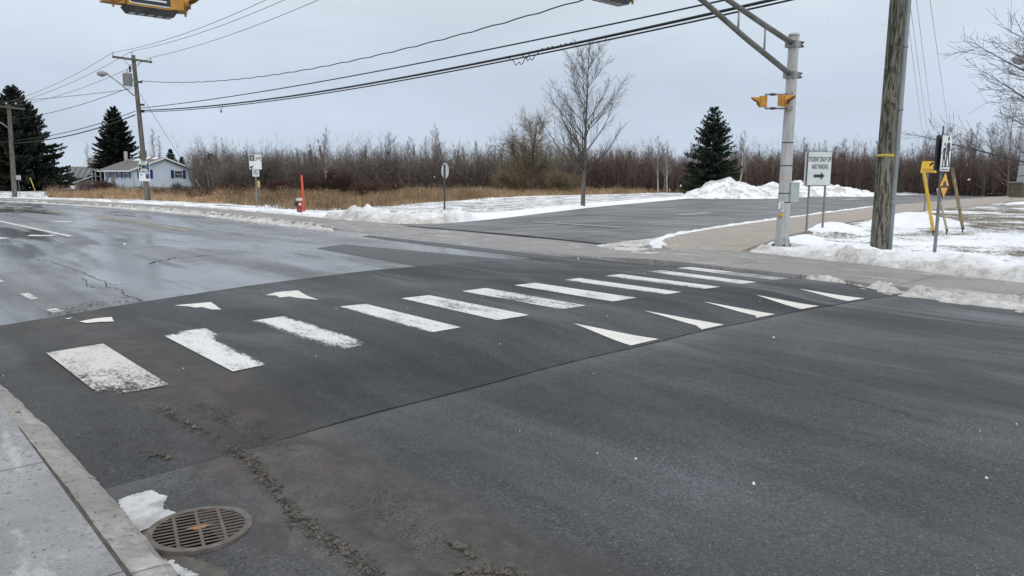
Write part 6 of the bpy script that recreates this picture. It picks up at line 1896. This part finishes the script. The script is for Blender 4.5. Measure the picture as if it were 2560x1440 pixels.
# black fence across the field
fence = None
fa, fb = far(955, 470, 70), far(1165, 470, 73)
fence = thing('field_fence', 'low black metal fence behind the dry grass at the wood edge', 'fence', (0, 0, 0))
ftop = far(1060, 463, 71).z
for i in range(15):
    p = fa.lerp(fb, i / 14)
    MB().box((p.x, p.y, ftop / 2), (0.06, 0.06, ftop + 0.1)).build('post', 'fence_black', fence)
for z in (ftop - 0.06, ftop * 0.35):
    MB().tube([(fa.x, fa.y, z), (fb.x, fb.y, z)], 0.025, 6).build('rail', 'fence_black', fence)
mb = MB()
for i in range(150):
    p = fa.lerp(fb, i / 149)
    mb.box((p.x, p.y, ftop * 0.66), (0.015, 0.015, ftop * 0.62))
tag(mb.build('pickets', 'fence_black', fence), kind='stuff')
fl = thing('field_fence', 'dark fence panels beside the house under the small spruce', 'fence', (0, 0, 0))
fa, fb = far(492, 470, 112), far(640, 470, 92)
for i in range(9):
    p = fa.lerp(fb, i / 8)
    MB().box((p.x, p.y, 0.85), (0.08, 0.08, 1.7)).build('post', 'post_grey', fl)
for z in (0.6, 1.5):
    MB().tube([(fa.x, fa.y, z), (fb.x, fb.y, z)], 0.03, 6).build('rail', 'fence_black', fl)

# ------------------------------------------------------------------ blue house
HD = 110.0
hc = far(336, 468, HD); hc.z = 0.0
w_ = Vector((hc.x, hc.y, 0)).normalized()
r_ = Vector((w_.y, -w_.x, 0))
al = math.radians(24)
hu = r_ * math.cos(al) + w_ * math.sin(al)
hang = math.atan2(hu.y, hu.x)
house = thing('blue_house', 'light blue bungalow with blue shutters and shingled gable roof', 'house', (hc.x, hc.y, 0), hang)
# local: x along the gable (left to right), y to the back, z up
def hx_at(px):                      # local x on the gable plane seen at column px
    d = ray(px, 440); dv = Vector((d[0], d[1], 0)); nv = Vector((-hu.y, hu.x, 0))
    k = Vector((hc.x, hc.y, 0)).dot(nv) / dv.dot(nv)
    return (dv * k - Vector((hc.x, hc.y, 0))).dot(hu)
def hz_at(px, py):
    x = hx_at(px); p = Vector((hc.x, hc.y, 0)) + hu * x
    return far(px, py, math.hypot(p.x, p.y)).z
def hy_at(px):                      # local y on the left wall seen at column px
    d = ray(px, 440); dv = Vector((d[0], d[1], 0)); hvv = Vector((-hu.y, hu.x, 0))
    k = Vector((hc.x, hc.y, 0)).dot(hu) / dv.dot(hu)
    return (dv * k - Vector((hc.x, hc.y, 0))).dot(hvv)
GW = hx_at(484); GL = min(hy_at(262), 13.0)
EZ = hz_at(484, 425); AZ = hz_at(410, 396)
MB().plate([(0, 0), (GW, 0), (GW, EZ), (GW / 2, AZ - 0.08), (0, EZ)], 0.0, 0.2).build('gable_wall', 'siding', house)
MB().box((0.1, GL / 2 + 0.1, EZ / 2), (0.2, GL - 0.2, EZ)).build('side_wall', 'siding_side', house)
MB().box((GW - 0.1, GL / 2 + 0.1, EZ / 2), (0.2, GL - 0.2, EZ)).build('side_wall', 'siding_side', house)
MB().plate([(0, 0), (GW, 0), (GW, EZ), (GW / 2, AZ - 0.08), (0, EZ)], GL, GL + 0.2).build('gable_wall', 'siding', house)
def roof_plane(x0, z0, x1, z1, name):
    y0, y1 = -0.45, GL + 0.6
    mb = MB()
    mb.add([(x0, y0, z0), (x1, y0, z1), (x1, y1, z1), (x0, y1, z0), (x0, y0, z0 + 0.14), (x1, y0, z1 + 0.14), (x1, y1, z1 + 0.14), (x0, y1, z0 + 0.14)],
           [(0, 3, 2, 1), (4, 5, 6, 7), (0, 1, 5, 4), (1, 2, 6, 5), (2, 3, 7, 6), (3, 0, 4, 7)])
    return mb.build(name, 'shingle', house)
sl = (AZ - EZ) / (GW / 2)
roof = roof_plane(-0.7, EZ - 0.7 * sl, GW / 2, AZ, 'roof')
roof2 = roof_plane(GW + 0.7, EZ - 0.7 * sl, GW / 2, AZ, 'roof')
for sx in (-1, 1):
    a = (-0.72, EZ - 0.72 * sl) if sx < 0 else (GW + 0.72, EZ - 0.72 * sl)
    MB().plate([(a[0], a[1] - 0.05), (GW / 2, AZ - 0.05), (GW / 2, AZ + 0.16), (a[0], a[1] + 0.16)][::-sx], -0.50, -0.455).build('fascia', 'trim_white', house)
MB().box((-0.74, GL / 2, EZ - 0.66 * sl), (0.12, GL + 1.0, 0.16)).build('gutter', 'trim_white', house)
MB().tube([(-0.7, -0.2, EZ - 0.8 * sl), (-0.05, -0.08, EZ - 0.35), (-0.05, -0.08, 0.1)], 0.055, 8).build('downspout', 'trim_white', house)
MB().tube([(GW + 0.05, -0.06, EZ - 0.2), (GW + 0.05, -0.06, 0.1)], 0.055, 8).build('downspout', 'trim_white', house)
def window(parent, c, w, h, axis, shutters=0.36):
    """axis 'g': on the gable (faces local -y); 's': on the left wall (faces local -x)"""
    def B(du, dn, dz, su, sn, sz, nm, m, par):
        if axis == 'g': return MB().box((c[0] + du, -dn, c[1] + dz), (su, sn, sz)).build(nm, m, par)
        return MB().box((-dn, c[0] + du, c[1] + dz), (sn, su, sz)).build(nm, m, par)
    fr = B(0, 0.02, 0, w, 0.06, h, 'window', 'trim_white', parent)
    B(0, 0.055, -h * 0.23, w - 0.14, 0.02, h * 0.40, 'pane', 'glass', fr)
    B(0, 0.055, h * 0.23, w - 0.14, 0.02, h * 0.40, 'pane', 'glass', fr)
    if shutters:
        for s_ in (-1, 1): B(s_ * (w / 2 + shutters / 2 + 0.03), 0.03, 0, shutters, 0.05, h + 0.1, 'shutter', 'shutter_blue', parent)
def gwz(py): return hz_at(440, py)
wz = (gwz(427) + gwz(444)) / 2; wh = gwz(427) - gwz(444) + 0.1
window(house, (hx_at(446), wz), hx_at(456) - hx_at(435), wh, 'g', hx_at(434) - hx_at(426.5))
window(house, (hx_at(363), wz), hx_at(374) - hx_at(352), wh * 1.05, 'g', hx_at(383) - hx_at(375.5))
window(house, (hy_at(299), wz), 1.0, wh * 1.05, 's', 0.5)
window(house, (hy_at(319), wz), 0.9, wh * 1.05, 's', 0.45)
MB().plate(rrect(0.5, 0.7, 0.03, GW / 2, AZ - 0.75), -0.05, -0.001).build('gable_vent', 'trim_white', house)
MB().box((-0.03, hy_at(283), 1.15), (0.08, 1.0, 2.2)).build('door', 'door_grey', house)
MB().box((-0.04, hy_at(271), wz), (0.06, 1.5, wh)).build('porch_window', 'glass', house)
# porch deck with posts, steps and rail
pd = MB().box((-1.0, hy_at(272), 0.35), (1.9, 4.2, 0.5)).build('porch', 'door_grey', house)
for k, yy in enumerate((hy_at(285), hy_at(272), hy_at(263))):
    MB().box((-1.7, yy, 1.45), (0.12, 0.12, 1.8)).build('porch_post', 'door_grey', house)
MB().tube([(-1.75, hy_at(285), 1.45), (-1.75, hy_at(263), 1.45)], 0.05, 6).build('porch_rail', 'door_grey', house)
MB().tube([(-1.9, hy_at(266), 1.4), (-4.2, hy_at(262), 0.5)], 0.05, 6).build('stair_rail', 'trim_white', house)
ch = MB().box((GW * 0.44, GL * 0.55, AZ + 0.45), (0.7, 0.7, 1.2)).build('chimney', 'brick_red', house)
MB().tube([(GW * 0.25, GL * 0.75, EZ), (GW * 0.25, GL * 0.75, AZ + 0.95)], 0.22, 10).build('flue', 'galvanised', house)
def roof_snow(u0, u1, y0, y1):
    x0, x1 = GW / 2 * u0, GW / 2 * u1
    z0, z1 = EZ + sl * x0 + 0.145, EZ + sl * x1 + 0.145
    mb = MB(); mb.add([(x0, y0, z0), (x1, y0 + 0.3, z1), (x1, y1 - 0.2, z1), (x0, y1, z0), (x0 + .1, y0 + .1, z0 + 0.10), (x1, y0 + .3, z1 + 0.08), (x1, y1 - .3, z1 + 0.08), (x0 + .1, y1 - .1, z0 + 0.10)],
                      [(4, 5, 6, 7), (0, 1, 5, 4), (1, 2, 6, 5), (2, 3, 7, 6), (3, 0, 4, 7)])
    o = mb.build('roof_snow', 'sign_white', house)
roof_snow(0.72, 0.97, GL * 0.35, GL * 0.75)
roof_snow(0.84, 0.97, GL * 0.08, GL * 0.25)
MB().tube([(-0.05, -0.12, 0.2), (-0.05 + 0.9, -0.12, 0.2 + 0.0), (0.9, -0.12, EZ + 0.6)], 0.05, 6).build('service_mast', 'galvanised', house)
MB().lathe([(0.16, -0.03), (0.16, 0.12), (0.1, 0.18)], 12, at=(0.9, -0.12, 1.3), rot=Matrix.Rotation(math.pi / 2, 3, 'X')).build('electric_meter', 'lamp_grey', house)

# grey metal-roofed building behind
bd = 140.0
bc = far(165, 466, bd); bc.z = 0
barn = thing('metal_roof_building', 'dark building with grey metal roofs between the spruces', 'building', (bc.x, bc.y, 0), math.atan2(RIGHT[1], RIGHT[0]) + 0.25)
bw = 8.2
z_e, z_m, z_r = far(200, 444, bd).z, far(200, 416, bd).z, far(200, 391, bd).z
MB().box((bw / 2, 4.2, z_e / 2), (bw, 6.0, z_e)).build('wall', 'barn_wall', barn)
def slope(x0, x1, y0, z0, y1, z1, name, ribs):
    mb = MB(); mb.add([(x0, y0, z0), (x1, y0, z0), (x1, y1, z1), (x0, y1, z1), (x0, y0, z0 - .15), (x1, y0, z0 - .15), (x1, y1, z1 - .15), (x0, y1, z1 - .15)],
                      [(0, 1, 2, 3), (7, 6, 5, 4), (0, 4, 5, 1), (1, 5, 6, 2), (2, 6, 7, 3), (3, 7, 4, 0)])
    o = mb.build(name, 'metal_roof', barn)
    for i in range(ribs + 1):
        x = x0 + (x1 - x0) * i / ribs
        MB().tube([(x, y0, z0 + .03), (x, y1, z1 + .03)], 0.05, 4).build('roof_seam', 'box_grey', o)
slope(-0.5, bw + 1, 0.6, z_e, 4.2, z_m, 'lower_roof', 12)
slope(1.4, bw + 1, 4.2, z_m - 0.05, 8.2, z_r, 'upper_roof', 9)
MB().plate([(1.2, z_m - 0.1), (2.2, z_m - 0.1), (2.2, z_r - 0.7), (1.9, z_r - 0.6)], 4.1, 4.3).build('dormer_cheek', 'trim_white', barn)
MB().box((bw / 2 + 0.6, 7.0, z_r / 2 - .4), (bw - 1.5, 3.6, z_r - 1.0)).build('upper_wall', 'barn_wall', barn)

# ------------------------------------------------------------------ right edge: pillar and lamp
pb_ = far(2562, 486, 92); pb_.z = 0.0
pil = thing('brick_pillar', 'pale tapered pillar on a brick base at the right edge', 'pillar', (pb_.x, pb_.y, 0), -YAW)
zb_ = far(2562, 458, 92).z
nb_ = 7
for k in range(nb_):
    for j in range(3):
        zz = zb_ * k / nb_; off = 0.3 if k % 2 else 0.0
        MB().box((-0.66 + j * 0.66, 0, zz + zb_ / nb_ / 2), (0.645, 1.9 - 0.02 * (k % 2), zb_ / nb_ - 0.015)).build('brick', 'brick', pil)
MB().box((0, 0, zb_ + 0.08), (2.15, 2.1, 0.16)).build('cap_stone', 'concrete_far', pil)
zt2 = far(2562, 345, 92).z
MB().box((0.1, 0, (zb_ + 0.16 + zt2) / 2), (1.3, 1.3, zt2 - zb_ - 0.16), taper=0.8).build('column', 'box_grey', pil)
lq = far(2640, 480, 42); lq.z = 0
lamp = thing('street_lamp', 'grey street lamp head reaching in at the right edge', 'street lamp', (lq.x, lq.y, 0))
hp = far(2551, 149, 41) - lq
MB().tube([(0, 0, 0), (0, 0, hp.z - 0.3)], [0.09, 0.06], 10).build('post', 'galvanised', lamp)
MB().tube([(0, 0, hp.z - 0.3), Vector((0, 0, hp.z)).lerp(hp, 0.4), hp], 0.035, 8).build('lamp_arm', 'galvanised', lamp)
MB().lathe([(0.06, -0.36), (0.19, -0.22), (0.22, 0.0), (0.18, 0.2), (0.06, 0.36)], 12, at=hp, rot=R3.to_track_quat('Z', 'Y').to_matrix()).build('lamp_head', 'lamp_grey', lamp)
MB().lathe([(0.08, -0.16), (0.16, -0.08), (0.17, 0.0)], 12, at=hp + Vector((0, 0, -0.06))).build('lamp_glass', 'glass', lamp)

# ------------------------------------------------------------------ falling snow
g_ = np.random.default_rng(99)
n = 9000
X = g_.uniform(-10, 26, n); Y = g_.uniform(-4, 34, n); Z = g_.uniform(0.15, 8, n)
ok = np.sqrt(X ** 2 + Y ** 2 + (Z - 1.7) ** 2) > 1.6
X, Y, Z = X[ok], Y[ok], Z[ok]
n = len(X)
Rf = 0.0028 * (2.2 ** g_.random(n))
base = np.array([(1, 0, 0), (0, 1, 0), (-1, 0, 0), (0, -1, 0), (0, 0, 1), (0, 0, -1)], float)
V = np.stack([X, Y, Z], -1)[:, None] + base[None] * Rf[:, None, None] * g_.uniform(0.7, 1.3, (n, 6, 1))
Fc = np.array([(0, 1, 4), (1, 2, 4), (2, 3, 4), (3, 0, 4), (1, 0, 5), (2, 1, 5), (3, 2, 5), (0, 3, 5)])
o = npmesh('snowflakes', V.reshape(-1, 3), tris=((np.arange(n) * 6)[:, None, None] + Fc[None]).reshape(-1, 3), m='flake')
tag(o, 'small white snowflakes drifting through the air', 'snow', kind='stuff')
